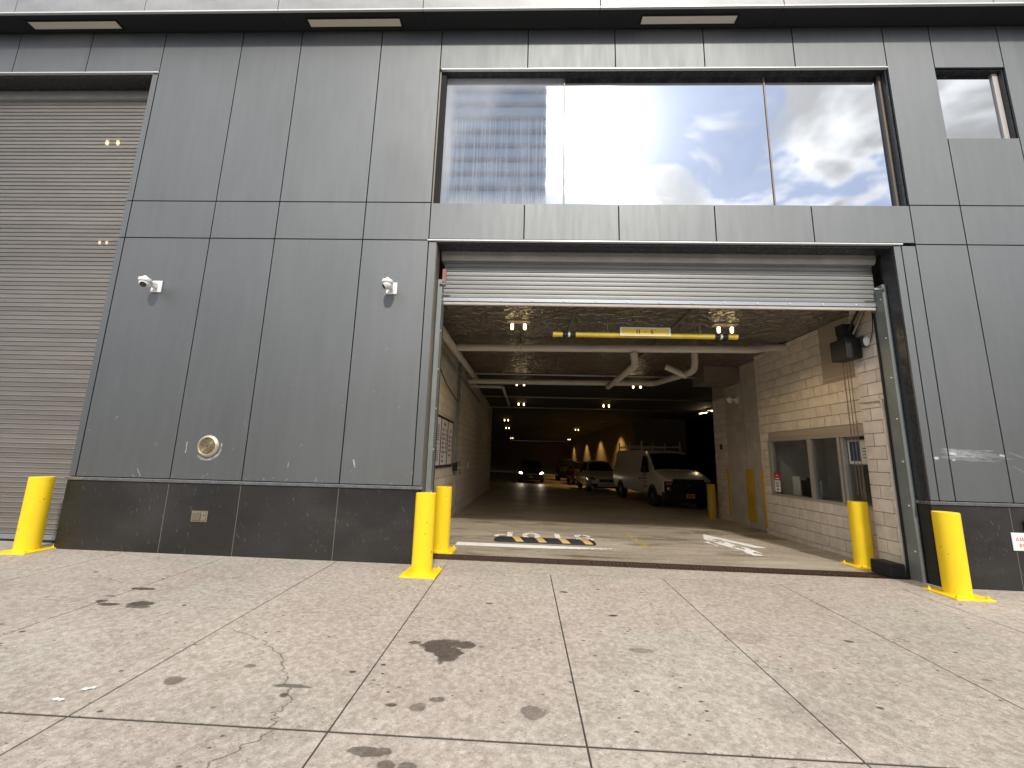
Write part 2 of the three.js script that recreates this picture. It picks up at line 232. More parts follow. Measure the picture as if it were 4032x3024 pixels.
// ------------------------------------------------------------------ ground, street, sidewalk
struct('ground', onGround(new THREE.PlaneGeometry(360, 300, 6, 6).rotateX(-Math.PI / 2).translate(0, 0, 157.2), 0).translate(0, -0.22, 0), std([0.05, 0.05, 0.05], 0.9));
struct('road', new THREE.PlaneGeometry(300, 9.4).rotateX(-Math.PI / 2).translate(0, -0.185, 12.2), std([0.055, 0.055, 0.057], 0.85, 0, { bumpMap: grain, bumpScale: 0.004 }));
struct('far_pavement', bx(-150, 150, -0.25, -0.07, 16.9, 21), M.conc);
{
  const walk = new THREE.Group(); walk.name = 'sidewalk'; walk.userData = { kind: 'structure' }; scene.add(walk);
  const xs = [-14.6, -13.1, -11.6, -10.1, -8.62, -7.11, -5.61, -4.11, -2.565, -1.06, 0.375, 1.85, 3.35, 4.92, 6.42, 7.92, 9.42], zs = [0.16, 1.8, 3.43, 5.1, 6.75], gp = 0.006, gz = [0.006, 0.0055, 0.010, 0.008, 0.004];
  part(walk, 'joint_bed', puv(onGround(new THREE.BoxGeometry(24.2, 0.12, 7.6, 8, 1, 2).translate(-2.6, -0.0675, 2.95))), std([0.055, 0.047, 0.04], 0.95));
  for (let i = 0; i < xs.length - 1; i++) for (let j = 0; j < zs.length - 1; j++) {
    let x0 = xs[i] + gp, x1 = xs[i + 1] - gp, z0 = zs[j] + gz[j], z1 = zs[j + 1] - gz[j + 1];
    if (j === 0 && (x0 < -1.5 || x0 > 6)) z0 = -0.005;
    if (j === 3 && i === 8) x1 = -1.42; if (j === 3 && i === 9) x0 = -1.40;
    const g = new THREE.BoxGeometry(x1 - x0, 0.09, z1 - z0, 6, 1, 6).translate((x0 + x1) / 2, -0.045, (z0 + z1) / 2), p = g.attributes.position;
    for (let k = 0; k < p.count; k++) { const e = Math.min(Math.abs(p.getX(k) - x0), Math.abs(p.getX(k) - x1), Math.abs(p.getZ(k) - z0), Math.abs(p.getZ(k) - z1)); if (p.getY(k) > -0.01 && e < 0.001) p.setY(k, -0.003); }
    for (let k = 0; k < p.count; k++) { // pull the second ring of vertices to the edge: a worn arris instead of a wide bevel
      for (const [ax, a, b] of [['X', x0, x1], ['Z', z0, z1]]) { const q = p['get' + ax](k), st6 = (b - a) / 6; if (Math.abs(q - a - st6) < 1e-3) p['set' + ax](k, a + 0.012); if (Math.abs(q - b + st6) < 1e-3) p['set' + ax](k, b - 0.012); }
    }
    part(walk, 'paving_slab', puv(onGround(g)), M.walk);
  }
  part(walk, 'kerb', onGround(bx(-14.6, 9.4, -0.2, 0.0, 6.76, 6.92)), M.conc);
  part(walk, 'door_threshold', puv(onGround(new THREE.BoxGeometry(8.6, 0.09, 0.52, 30, 1, 2).translate(-10.9, -0.045, -0.27))), M.walk);
}
struct('garage_apron', [new THREE.BoxGeometry(6.625, 0.1, 0.514, 12, 1, 2).translate(2.2565, -0.05, -0.105), new THREE.BoxGeometry(0.386, 0.1, 0.35, 2, 1, 2).translate(-1.253, -0.05, -0.187), new THREE.BoxGeometry(0.84, 0.1, 0.15, 2, 1, 2).translate(5.993, -0.05, 0.078)].map((g) => puv(onGround(g))), M.walk);
{
  const g = new THREE.BoxGeometry(34, 0.12, 59, 34, 1, 30).translate(0.5, -0.06, -30.225); struct('garage_floor', floorUv(onGround(g)), M.floor);
}
// ------------------------------------------------------------------ the building front
const bld = thing('garage_building', 'dark grey metal clad parking garage front with black stone base and ribbon window', 'building');
const G2 = 0.008;
const panel = (x0, x1, y0, y1) => part(bld, 'cladding_panel', fuv(rb(x0 + G2, x1 - G2, y0 + G2, y1 - G2, -0.032, 0, 0.003, 1)), M.clad);
const TOP = 8.86;
{
  const top = [-14.7, -13.34, -11.985, -10.63, -9.276, -7.921, -6.565]; for (let i = 0; i < 6; i++) panel(top[i], top[i + 1], 8.02, TOP);
  for (const [a, b] of [[-6.565, -5.148], [-5.148, -4.08], [-4.08, -2.646], [-2.646, -1.585], [7.773, 9.2], [9.2, 10.6]]) { panel(a, b, 5.52, TOP); panel(a, b, 4.862, 5.52); panel(a, b, 1.062, 4.862); }
  panel(-6.68, -6.569, 5.52, 7.985); panel(-6.68, -6.569, 4.862, 5.52); panel(-6.68, -6.569, 1.062, 4.862);
  panel(-1.585, -1.449, 1.062, 4.835);
  const w = [-1.585, -0.076, 1.418, 2.917, 4.41, 5.905]; for (let i = 0; i < 5; i++) { panel(w[i], w[i + 1], 8.05, TOP); panel(w[i], w[i + 1], 4.878, 5.515); }
  panel(5.905, 6.668, 5.52, TOP); panel(5.905, 6.668, 4.862, 5.52); panel(5.69, 5.905, 1.062, 4.84); panel(5.57, 5.69, 1.062, 4.835); panel(5.905, 6.668, 1.062, 4.862);
  panel(6.668, 7.773, 8.03, TOP); panel(6.668, 7.773, 5.52, 6.713); panel(6.668, 7.773, 4.862, 5.52); panel(6.668, 7.773, 1.062, 4.862);
  panel(-14.7, -13.2, 1.062, 8.02); panel(-13.2, -11.6, 1.062, 8.02);
  // backing behind the joints, with the openings left free
  part(bld, 'backing_wall', [bx(-14.7, -11.6, -0.1, TOP, -0.3, -0.045), bx(-11.6, -6.66, 8.03, TOP, -0.29, -0.045), bx(-6.655, -1.475, -0.1, TOP, -0.3, -0.045), bx(-1.475, 5.595, 4.87, 5.5, -0.25, -0.045), bx(-1.475, 5.93, 8.055, TOP, -0.3, -0.045), bx(5.595, 5.93, -0.15, 5.5, -0.3, -0.045), bx(5.93, 6.66, -0.15, TOP, -0.3, -0.045), bx(6.66, 7.79, -0.15, 6.69, -0.3, -0.045), bx(6.66, 7.79, 8.045, TOP, -0.3, -0.045), bx(7.79, 10.6, -0.15, TOP, -0.3, -0.045)], M.back);
  part(bld, 'upper_wall', bx(-14.7, 10.6, TOP + 0.22, 16, -0.3, 0.2), M.fascia);
  // stone base
  const gs = (a, b, x) => part(bld, 'base_slab', guv(rb(a + 0.004, b - 0.004, -0.12, 1.012, -0.04, -0.004, 0.003, 1)), M.granite);
  for (const [a, b] of [[-14.7, -13.1], [-13.1, -11.6], [-6.685, -5.148], [-5.148, -4.08], [-4.08, -2.646], [-2.646, -1.449], [5.57, 6.60], [6.60, 7.9], [7.9, 9.2], [9.2, 10.6]]) gs(a, b);
  part(bld, 'base_return', guv(bx(5.572, 5.592, -0.12, 1.012, -0.2, -0.042)), M.granite);
  for (const [a, b] of [[-6.70, -1.44], [5.555, 10.6], [-14.7, -11.59]]) part(bld, 'ledge_trim', rb(a, b, 1.016, 1.058, -0.035, 0.018, 0.005, 1), M.alu);
  part(bld, 'ledge_trim', rb(5.552, 5.575, 1.016, 1.056, -0.2, -0.04, 0.004, 1), M.alu);
  for (const x of [-5.148, -4.08, -2.646, 6.60]) part(bld, 'joint_sealant', bx(x - 0.0045, x + 0.0045, -0.1, 1.008, -0.03, -0.0065), M.seal);
  // head flashings
  for (const [a, b, y] of [[-11.6, -6.56, 7.992], [-1.555, 5.9, 8.024], [-1.6, 5.705, 4.846]]) part(bld, 'head_flashing', rb(a, b, y, y + 0.022, -0.03, 0.022, 0.004, 1), M.lip);
  // linings of the openings
  part(bld, 'jamb_lining', bx(-1.474, -1.45, -0.1, 4.83, -0.27, -0.034), M.bronze);
  part(bld, 'jamb_lining', [bx(5.571, 5.594, 1.06, 4.83, -0.24, -0.034)], M.reveal);
  part(bld, 'head_lining', bx(-1.448, 5.569, 4.815, 4.842, -0.27, -0.034), M.reveal);
  part(bld, 'head_lining', bx(-11.59, -6.69, 7.955, 7.988, -0.3, -0.034), M.reveal);
  part(bld, 'jamb_lining', bx(-6.683, -6.66, -0.1, 7.95, -0.42, -0.044), M.reveal);
  part(bld, 'jamb_lining', bx(-11.61, -11.59, -0.1, 7.95, -0.42, -0.044), M.reveal);
  // cornice
  const cj = [-14.7, -11.5, -9.0, -6.68, -4.34, -1.85, 1.11, 4.09, 7.38, 10.6];
  for (let i = 0; i < cj.length - 1; i++) {
    part(bld, 'soffit_panel', bx(cj[i] + 0.004, cj[i + 1] - 0.004, TOP + 0.004, TOP + 0.03, -0.05, 0.315), M.soffit);
    part(bld, 'fascia_panel', rb(cj[i] + 0.006, cj[i + 1] - 0.006, TOP + 0.02, 10.2, 0.32, 0.345, 0.004, 1), M.fascia);
    part(bld, 'cornice_lip', rb(cj[i] + 0.003, cj[i + 1] - 0.003, TOP - 0.012, TOP + 0.016, 0.315, 0.355, 0.005, 1), M.lip);
  }
  part(bld, 'cornice_core', bx(-14.7, 10.6, TOP + 0.034, 10.2, 0.205, 0.312), M.seal);
}
// windows
const paneTex = (dirty, sd) => {
  const f = (u, v, i, j) => {
    if (!dirty) return cl(sm(0.52, 0.8, fbm(u * 9, v * 5, 5, sd)) * 0.05 + (hash(i, j, sd) > 0.9985 ? 0.25 : 0));
    const run = sm(0.35, 0.75, fbm(u * 150, v * 3.2, 4, sd)) * sm(0.72, 0.60, v), smear = sm(0.4, 0.7, fbm(u * 5, v * 7, 5, sd + 5)) * 0.5, edge = (1 - sm(0.02, 0.12, Math.min(u, v, 1 - v))) * 0.3, tl = sm(0.55, 0.9, (1 - u) * 0.6 + v * 0.55 + (fbm(u * 4, v * 4, 3, sd + 9) - 0.5) * 0.3) * 0.45;
    return cl(0.17 + run * 0.15 + smear * 0.14 + edge + tl * 0.5 + (hash(i >> 1, j >> 1, sd) - 0.5) * 0.06);
  };
  const S = dirty ? 512 : 256, a = new Float32Array(S * S); for (let j = 0; j < S; j++) for (let i = 0; i < S; i++) a[j * S + i] = f(i / S, j / S, i, j);
  return new THREE.MeshStandardMaterial({
    roughness: 1, metalness: 1, map: tex(S, S, (u, v, i, j) => { const d = a[j * S + i]; return [0.70 * (1 - d) + 0.82 * d, 0.715 * (1 - d) + 0.82 * d, 0.735 * (1 - d) + 0.83 * d]; }),
    metalnessMap: tex(S, S, (u, v, i, j) => { const d = a[j * S + i]; return [0, cl(0.015 + d * 0.08), cl(1 - d)]; }, false), roughnessMap: null,
  });
};
const mkPane = (x0, x1, y0, y1, z, mat, par) => { const g = new THREE.BoxGeometry(x1 - x0, y1 - y0, 0.012); const m = part(par, 'pane', g, mat); m.position.set((x0 + x1) / 2, (y0 + y1) / 2, z); return m; };
{
  const win = new THREE.Group(); win.name = 'ribbon_window'; bld.add(win);
  const pm = [paneTex(true, 201), paneTex(false, 211), paneTex(false, 221)]; pm.forEach((m) => { m.roughnessMap = m.metalnessMap; });
  const z = -0.15;
  mkPane(-1.50, 0.553, 5.53, 8.03, z, pm[0], win).userData.label = 'dusty streaked window pane'; mkPane(0.573, 3.94, 5.53, 8.03, z, pm[1], win); mkPane(3.96, 5.86, 5.53, 8.03, z, pm[2], win);
  for (const x of [0.563, 3.95]) part(win, 'mullion', rb(x - 0.012, x + 0.012, 5.53, 8.03, z - 0.02, z + 0.022, 0.004, 1), M.bronze);
  part(win, 'jamb', [bx(-1.583, -1.56, 5.522, 8.045, -0.3, -0.036), bx(-1.558, -1.50, 5.522, 8.045, -0.3, -0.10)], M.bronze);
  part(win, 'jamb', [bx(5.878, 5.902, 5.522, 8.045, -0.23, -0.036)], M.reveal); part(win, 'frame', [bx(5.835, 5.876, 5.53, 8.03, -0.3, -0.12)], M.bronze);
  part(win, 'head', bx(-1.556, 5.876, 8.015, 8.045, -0.27, -0.036), M.reveal);
  part(win, 'sill', bx(-1.556, 5.876, 5.5, 5.516, -0.3, -0.036), M.reveal);
  const w2 = new THREE.Group(); w2.name = 'square_window'; bld.add(w2);
  mkPane(6.70, 7.70, 6.73, 8.01, -0.12, pm[2], w2);
  part(w2, 'frame', [bx(7.66, 7.745, 6.72, 8.02, -0.23, -0.09)], std([0.5, 0.46, 0.44], 0.5, 0.3)); part(w2, 'jamb', bx(7.75, 7.771, 6.715, 8.03, -0.23, -0.036), M.reveal); part(w2, 'jamb', bx(6.67, 6.69, 6.715, 8.03, -0.23, -0.036), M.reveal);
  part(w2, 'head', bx(6.692, 7.748, 8.01, 8.03, -0.23, -0.036), M.reveal); part(w2, 'sill', bx(6.692, 7.748, 6.69, 6.71, -0.23, -0.036), M.reveal);
}
// soffit lights (unlit troffers)
for (const [x0, x1, w] of [[-8.93, -7.32, 'above the tall closed shutter'], [-3.89, -2.29, 'above the wall cameras'], [1.84, 3.41, 'above the ribbon window']]) {
  const t = thing('soffit_light', `flat cream soffit light panel ${w}`, 'light panel', [(x0 + x1) / 2, TOP, 0.14], 'soffit light panels'); const h = (x1 - x0) / 2;
  part(t, 'frame', [bx(-h - 0.03, h + 0.03, -0.012, 0.003, -0.085, -0.065), bx(-h - 0.03, h + 0.03, -0.012, 0.003, 0.065, 0.085), bx(-h - 0.03, -h, -0.012, 0.003, -0.064, 0.064), bx(h, h + 0.03, -0.012, 0.003, -0.064, 0.064)], M.black);
  part(t, 'diffuser', bx(-h, h, -0.008, 0.002, -0.062, 0.062), M.diffuser);
}
// ------------------------------------------------------------------ shutters
const slatShape = (hgt) => { const s = new THREE.Shape(), d = 0.013; s.moveTo(-0.004, 0); s.lineTo(d * 0.2, 0); s.quadraticCurveTo(d * 1.3, hgt * 0.02, d * 1.1, hgt * 0.15); s.quadraticCurveTo(d * 0.9, hgt * 0.26, d * 0.25, hgt * 0.30); s.lineTo(d * 0.35, hgt * 0.62); s.lineTo(d * 0.1, hgt * 0.97); s.lineTo(-0.004, hgt * 0.97); return s; };
const slatGeo = (x0, x1, hgt, off = 0) => { const g = new THREE.ExtrudeGeometry(slatShape(hgt), { depth: x1 - x0, bevelEnabled: false, curveSegments: 5 }).rotateY(Math.PI / 2).scale(1, 1, -1); g.translate(x0, 0, 0); const q = g.index ? g.toNonIndexed() : g; { const p = q.attributes.position, ix = new Float32Array(p.array.length); for (let i = 0; i < p.count; i += 3) for (const [a, b] of [[0, 0], [1, 2], [2, 1]]) for (let k = 0; k < 3; k++) ix[(i + a) * 3 + k] = p.array[(i + b) * 3 + k]; q.setAttribute('position', new THREE.BufferAttribute(ix, 3)); q.computeVertexNormals(); } const c = toCreasedNormals(q, 0.5), p = c.attributes.position, u = c.attributes.uv; for (let i = 0; i < p.count; i++) u.setXY(i, p.getX(i) * 0.3 + off, p.getY(i) / hgt * 0.1 + off * 1.7); return c; };
{
  const t = thing('roller_shutter', 'raised grey steel roller shutter over the open garage entrance', 'shutter', [2.06, 0, -0.36]);
  const g = [0, 0.21, 0.43, 0.68, 0.87].map((o) => slatGeo(-3.44, 3.45, 0.0752, o));
  for (let i = 0; i < 10; i++) part(t, 'slat', g[(i * 3) % 5], M.slat).position.y = 4.048 + i * 0.0752;
  part(t, 'bottom_bar', [rb(-3.44, 3.45, 3.982, 4.043, -0.018, 0.02, 0.004, 1)], M.slatBar);
  part(t, 'weather_strip', rb(-3.43, 3.44, 3.925, 3.972, -0.025, 0.012, 0.012, 2), std([0.62, 0.56, 0.5], 0.8, 0, { map: soft }));
  for (let i = 0; i < 13; i++) part(t, 'bolt', cyl(0.011, 0.012, 0, 0, 0, 10).rotateX(Math.PI / 2), M.white).position.set(-3.0 + i * 0.51, 4.012, 0.024);
  const hs = new THREE.Shape(); hs.moveTo(0.06, 4.80); hs.lineTo(0.06, 4.76); hs.quadraticCurveTo(0.05, 4.70, 0.018, 4.69); hs.lineTo(-0.30, 4.69); hs.lineTo(-0.30, 5.0); hs.lineTo(0.06, 5.0);
  part(t, 'hood', wuv(new THREE.ExtrudeGeometry(hs, { depth: 6.98, bevelEnabled: false }).rotateY(-Math.PI / 2).translate(3.49, 0, 0)), std([0.55, 0.54, 0.52], 0.6, 0.1, { map: soft }));
  for (const s of [-1, 1]) {
    const x0 = s < 0 ? -3.505 : 3.445, x1 = s < 0 ? -3.43 : 3.505;
    part(t, 'guide_rail', rb(x0, x1, -0.12, 4.3, -0.055, 0.15, 0.006, 1), M.guide);
    part(t, 'rail_stop', bx(s < 0 ? -3.47 : 3.30, s < 0 ? -3.30 : 3.47, 4.20, 4.225, 0.155, 0.18), M.alu);
    part(t, 'rubber_seal', bx(s < 0 ? -3.428 : 3.425, s < 0 ? -3.422 : 3.443, -0.09, 3.9, -0.06, -0.03), M.black);
    for (let k = 0; k < 7; k++) part(t, 'bolt', cyl(0.012, 0.01, 0, 0, 0, 10).rotateZ(Math.PI / 2), M.white).position.set(s < 0 ? -3.428 : 3.443, 0.35 + k * 0.62, 0.1);
  }
  part(t, 'tension_bracket', rb(-3.46, -3.40, 4.28, 4.52, 0.02, 0.06, 0.005, 1), std([0.36, 0.17, 0.15], 0.7), 'rusty red bracket at the end of the shutter');
}
{
  const t = thing('closed_shutter', 'tall closed brownish roller shutter with many narrow slats', 'shutter', [-9.15, 0, -0.335]);
  const g = [0, 0.13, 0.29, 0.41, 0.57, 0.71, 0.88].map((o) => slatGeo(-2.42, 2.455, 0.075, o));
  for (let i = 0; i < 102; i++) part(t, 'slat', g[(i * 5 + (hash(i, 1, 8) * 3 | 0)) % 7], M.slatL[(hash(i, 3, 4) * 3) | 0]).position.y = 0.172 + i * 0.075;
  part(t, 'bottom_bar', [rb(-2.42, 2.455, 0.095, 0.165, -0.02, 0.022, 0.005, 1)], M.slatBar);
  part(t, 'bottom_seal', bx(-2.42, 2.455, 0.03, 0.093, -0.015, 0.01), M.rubber);
  const hs = new THREE.Shape(); hs.moveTo(0.035, 7.95); hs.lineTo(0.035, 7.84); hs.quadraticCurveTo(0.035, 7.78, -0.005, 7.775); hs.lineTo(-0.4, 7.775); hs.lineTo(-0.4, 8.3); hs.lineTo(0.0, 8.3); hs.lineTo(0.0, 7.95);
  part(t, 'hood', wuv(new THREE.ExtrudeGeometry(hs, { depth: 4.85, bevelEnabled: false }).rotateY(-Math.PI / 2).translate(2.44, 0, 0)), std([0.36, 0.35, 0.31], 0.6, 0.2, { map: soft }));
}
// ------------------------------------------------------------------ wall fittings on the front
function makeCam(name, label, pos, aim, s = 1) {
  const t = thing(name, label, 'camera', pos, 'security cameras');
  part(t, 'wall_plate', rb(-0.085, 0.085, -0.1, 0.095, 0.0, 0.018, 0.008), M.white);
  const arm = part(t, 'arm', merge([rb(-0.032, 0.032, -0.045, 0.05, 0.012, 0.10, 0.02, 3), (() => { const g = new THREE.CapsuleGeometry(0.033, 0.17, 6, 14); g.rotateX(Math.PI / 2 - 0.35).translate(0, 0.025, 0.14); return wuv(g); })()]), M.white);
  arm.userData = {};
  const head = part(t, 'dome_base', wuv(new THREE.LatheGeometry([[0, 0.05], [0.05, 0.048], [0.078, 0.035], [0.082, 0.02], [0.08, 0.016], [0.084, 0.012], [0.084, -0.012], [0.074, -0.02], [0, -0.02]].map((p) => new THREE.Vector2(...p)).reverse(), 28)), M.white); head.position.set(0, 0.005, 0.215);
  const ball = part(t, 'ball', new THREE.SphereGeometry(0.07, 26, 20), M.white); ball.position.set(0, -0.035, 0.215);
  const lens = part(ball, 'lens', wuv(new THREE.LatheGeometry([[0.0, 0.074], [0.026, 0.072], [0.04, 0.066], [0.043, 0.055], [0.043, 0.04]].map((p) => new THREE.Vector2(p[0], p[1])).reverse(), 24)), M.lens);
  const d = new THREE.Vector3(...aim).normalize(); lens.quaternion.setFromUnitVectors(new THREE.Vector3(0, 1, 0), d);
  t.scale.setScalar(s); return t;
}
makeCam('security_camera', 'white dome camera on the cladding near the tall closed shutter', [-5.87, 4.02, 0], [0.35, -0.65, 0.75]);
makeCam('security_camera', 'white dome camera on the cladding left of the garage entrance', [-2.11, 4.04, 0], [-0.8, -0.55, 0.35]);
{
  const t = thing('round_speaker_grille', 'round brass grille set in the lower cladding', 'grille', [-4.65, 1.55, 0]);
  part(t, 'rim', wuv(new THREE.LatheGeometry([[0.118, 0.006], [0.122, 0.026], [0.13, 0.032], [0.155, 0.014], [0.162, 0.001]].map((p) => new THREE.Vector2(...p)).reverse(), 48).rotateX(Math.PI / 2)), std([0.56, 0.48, 0.38], 0.38, 0.7));
  const brass = std([0.36, 0.31, 0.19], 0.45, 0.6);
  part(t, 'back_disc', wuv(cyl(0.121, 0.004, 0, 0, 0, 40).rotateX(Math.PI / 2).translate(0, 0, 0.005)), std([0.04, 0.035, 0.02], 0.8));
  for (let k = 1; k <= 7; k++) part(t, 'ring_bar', new THREE.TorusGeometry(0.0165 * k, 0.0048, 6, 40).translate(0, 0, 0.014), brass);
  part(t, 'spokes', [0, 1, 2, 3, 4, 5, 6, 7, 8, 9, 10, 11].map((k) => bx(0.012, 0.12, -0.002, 0.002, 0.01, 0.019).rotateZ(k * Math.PI / 6)), brass);
}
{
  const t = thing('outlet_cover', 'small bronze outlet cover in the black stone base', 'outlet', [-4.615, 0.557, -0.004]);
  part(t, 'cover_plate', rb(-0.118, 0.118, -0.076, 0.076, 0, 0.014, 0.004), std([0.30, 0.25, 0.18], 0.5, 0.5, { map: soft }));
  part(t, 'flap', rb(-0.095, 0.02, -0.055, 0.055, 0.014, 0.024, 0.004), std([0.24, 0.20, 0.145], 0.5, 0.5, { map: soft }));
  part(t, 'flap', rb(0.028, 0.095, -0.055, 0.055, 0.014, 0.022, 0.004), std([0.33, 0.28, 0.2], 0.5, 0.5, { map: soft }));
  part(t, 'keyhole', cyl(0.008, 0.006, 0, 0, 0, 10).rotateX(Math.PI / 2).translate(0.07, 0.02, 0.023), M.black);
}
function canvasTex(w, h, draw) { const c = document.createElement('canvas'); c.width = w; c.height = h; draw(c.getContext('2d')); const t = new THREE.CanvasTexture(c); t.colorSpace = THREE.SRGBColorSpace; return t; }
const printed = (parent, name, w, h, t, map, rough = 0.5) => { const g = new THREE.BoxGeometry(w, h, t); const m = part(parent, name, g, std([1, 1, 1], rough, 0, { map })); return m; };
{
  const t = thing('wall_notice', 'white notice with red capital letters on the black stone base', 'sign', [6.71, 0.565, 0.0]);
  part(t, 'plate', rb(-0.16, 0.16, -0.115, 0.115, 0, 0.008, 0.003, 1), M.white);
  const tx = canvasTex(256, 180, (x) => { x.fillStyle = '#efeae6'; x.fillRect(0, 0, 256, 180); x.fillStyle = '#b4554c'; x.font = 'bold 58px sans-serif'; x.fillText('AMEN', 30, 84); x.fillText('BUIL', 56, 150); });
  printed(t, 'print', 0.30, 0.21, 0.002, tx).position.set(0, 0, 0.0095);
}
solo('notice_board', 'brown board edge overlapping the white notice at the right', 'board', rb(6.735, 7.25, 0.52, 0.85, 0.02, 0.045, 0.004, 1), std([0.32, 0.21, 0.12], 0.7, 0, { map: soft }));
// ------------------------------------------------------------------ bollards
const posts = [
  [-6.86, 0.17, 'yellow steel bollard in front of the tall closed shutter', 1], [-1.287, 0.395, 'yellow bollard outside the entrance, nearest of the two at its left', 1], [-1.31, -0.96, 'yellow bollard just inside the entrance behind the drain, at its left', 1],
  [5.44, -1.115, 'yellow bollard just inside the entrance in front of the booth window', 1], [5.455, 0.30, 'yellow bollard on the sidewalk before the black stone at the right', 1], [5.69, -7.05, 'scuffed yellow bollard beside the parked van bumper', 0],
];
for (const [x, z, label, plate] of posts) {
  const y = gy(x, z), t = thing('bollard', label, 'bollard', [x, y, z], 'yellow bollards'), r = plate ? 0.133 : 0.12;
  t.rotation.y = rnd(-0.06, 0.06);
  const pg = new THREE.LatheGeometry([[0, 0.993], [r - 0.016, 0.995], [r - 0.012, 1.0], [r - 0.003, 1.0], [r, 0.994], [r, 0.75], [r, 0.5], [r, 0.25], [r, 0.0]].map((p) => new THREE.Vector2(...p)).reverse(), 48);
  { const p = pg.attributes.position, u = pg.attributes.uv; for (let i = 0; i < p.count; i++) u.setXY(i, u.getX(i) * 0.8 + x, p.getY(i) + z); }
  part(t, 'post', pg, plate ? M.yellow : M.yellow2);
  if (plate) {
    part(t, 'base_plate', rb(-0.225, 0.225, -0.012, 0.016, -0.225, 0.225, 0.005, 1), M.yellow);
    part(t, 'weld_bead', wuv(new THREE.TorusGeometry(r + 0.004, 0.008, 8, 40).rotateX(Math.PI / 2).translate(0, 0.018, 0)), M.yellow);
    for (const [a, b] of [[-1, -1], [1, -1], [-1, 1], [1, 1]]) part(t, 'anchor_bolt', merge([cyl(0.018, 0.016, 0, 0.024, 0, 6), cyl(0.009, 0.03, 0, 0.038, 0, 8)]), M.yellow).position.set(a * 0.18, 0, b * 0.18);
  }
}
// ------------------------------------------------------------------ drain grate
{
  const t = thing('trench_drain', 'rusty iron trench drain grate across the garage entrance', 'drain', [0, 0, 0]);
  part(t, 'channel', [bx(-1.44, 5.5, -0.12, -0.07, -0.72, -0.37), bx(-1.44, 5.5, -0.069, -0.055, -0.38, -0.366), bx(-1.44, 5.5, -0.069, -0.055, -0.722, -0.71)].map((g) => onGround(g)), std([0.6, 0.55, 0.47], 0.9, 0, { map: soft }));
  part(t, 'frame', [bx(-1.44, 5.5, -0.05, 0.002, -0.384, -0.368), bx(-1.44, 5.5, -0.05, 0.002, -0.722, -0.706)].map((g) => onGround(g)), M.rust);
  const n = 14, L = 6.94 / n;
  for (let k = 0; k < n; k++) {
    const s = new THREE.Shape(); s.moveTo(0.004, -0.158); s.lineTo(L - 0.004, -0.158); s.lineTo(L - 0.004, 0.158); s.lineTo(0.004, 0.158); s.closePath();
    for (let r = 0; r < 2; r++) for (let i = 0; i < 8; i++) {
      const cx = 0.038 + i * (L - 0.07) / 7.4 + (r ? 0.012 : 0), y0 = r ? 0.018 : -0.135, h = new THREE.Path(), w = 0.021, sl = 0.03;
      h.moveTo(cx - w + 0.0, y0); h.lineTo(cx + w, y0); h.lineTo(cx + w + sl * 0.4, y0 + 0.115); h.lineTo(cx - w + sl * 0.4, y0 + 0.115); h.closePath(); s.holes.push(h);
    }
    const g = new THREE.ExtrudeGeometry(s, { depth: 0.022, bevelEnabled: false }).rotateX(-Math.PI / 2).translate(-1.44 + k * L, -0.024, -0.545);
    part(t, 'grate_section', onGround(wuv(g)), M.rust);
  }
}
// ------------------------------------------------------------------ floor paint and the speed bump
const wear = (u, v, k, sd) => fbm(u * 14, v * 9, 5, sd) > k;
const paintMat = (w, h, cov, col = [0.92, 0.91, 0.88]) => std(col, 0.7, 0, { map: tex(w, h, (u, v, i, j) => { const q = 0.97 + (hash(i, j, 3) - 0.5) * 0.06; return [q, q, q, cov(u, v) ? 1 : 0]; }), alphaTest: 0.5, transparent: false });
{
  const ell = (u, v, cx, cy, rx, ry) => Math.hypot((u - cx) / rx, (v - cy) / ry);
  const L = {
    S: (u, v) => { if (u > 0.42 && u < 0.50) return false; const a = ell(u, v, 0.46, 0.72, 0.44, 0.28), b = ell(u, v, 0.46, 0.28, 0.44, 0.28); const ra = a < 1 && ell(u, v, 0.46, 0.72, 0.2, 0.14) > 1, rbm = b < 1 && ell(u, v, 0.46, 0.28, 0.2, 0.14) > 1; return ((ra && !(u > 0.46 && v < 0.66)) || (rbm && !(u < 0.46 && v > 0.34))) && wear(u, v, 0.40, 301); },
    T: (u, v) => (v > 0.82 ? u > 0.05 && u < 0.95 : Math.abs(u - 0.5) < 0.14 && v < 0.76) && wear(u, v, 0.2, 302),
    O: (u, v) => { if (Math.abs(v - 0.5) < 0.035) return false; const a = ell(u, v, 0.5, 0.5, 0.46, 0.5), b = ell(u, v, 0.5, 0.5, 0.22, 0.32); return a < 1 && b > 1 && wear(u, v, 0.2, 303); },
    P: (u, v) => { if (u > 0.06 && u < 0.34) return wear(u, v, 0.26, 304); const a = ell(u, v, 0.42, 0.72, 0.54, 0.28), b = ell(u, v, 0.42, 0.72, 0.30, 0.14); return u > 0.40 && a < 1 && b > 1 && wear(u, v, 0.28, 305); },
  };
  const t = thing('stop_marking', 'white stencilled STOP lettering on the garage floor behind the speed bump', 'road marking', [0, 0, 0]);
  // read by drivers on their way out: mirrored through both axes as seen from the street
  for (const [ch, xc] of [['S', 1.21], ['T', 0.70], ['O', 0.17], ['P', -0.38]]) part(t, 'letter', sheet(xc - 0.2, xc + 0.2, -3.04, -2.36, 0.005), paintMat(128, 192, (u, v) => L[ch](1 - u, 1 - v)), `letter ${ch}`);
}
solo('stop_line', 'worn white line painted between drain and speed bump', 'road marking', sheet(-1.16, 1.75, -1.73, -1.44, 0.005), paintMat(1024, 128, (u, v) => { const right = sm(0.42, 1, u); const w = fbm(u * 60, v * 3, 4, 311); return v > 0.02 + right * 0.62 * (0.45 + w) && v < 0.98 - right * 0.12 && fbm(u * 90, v * 9, 4, 312) > 0.2 + sm(0.7, 1, u) * 0.34 && u < 0.99; }));
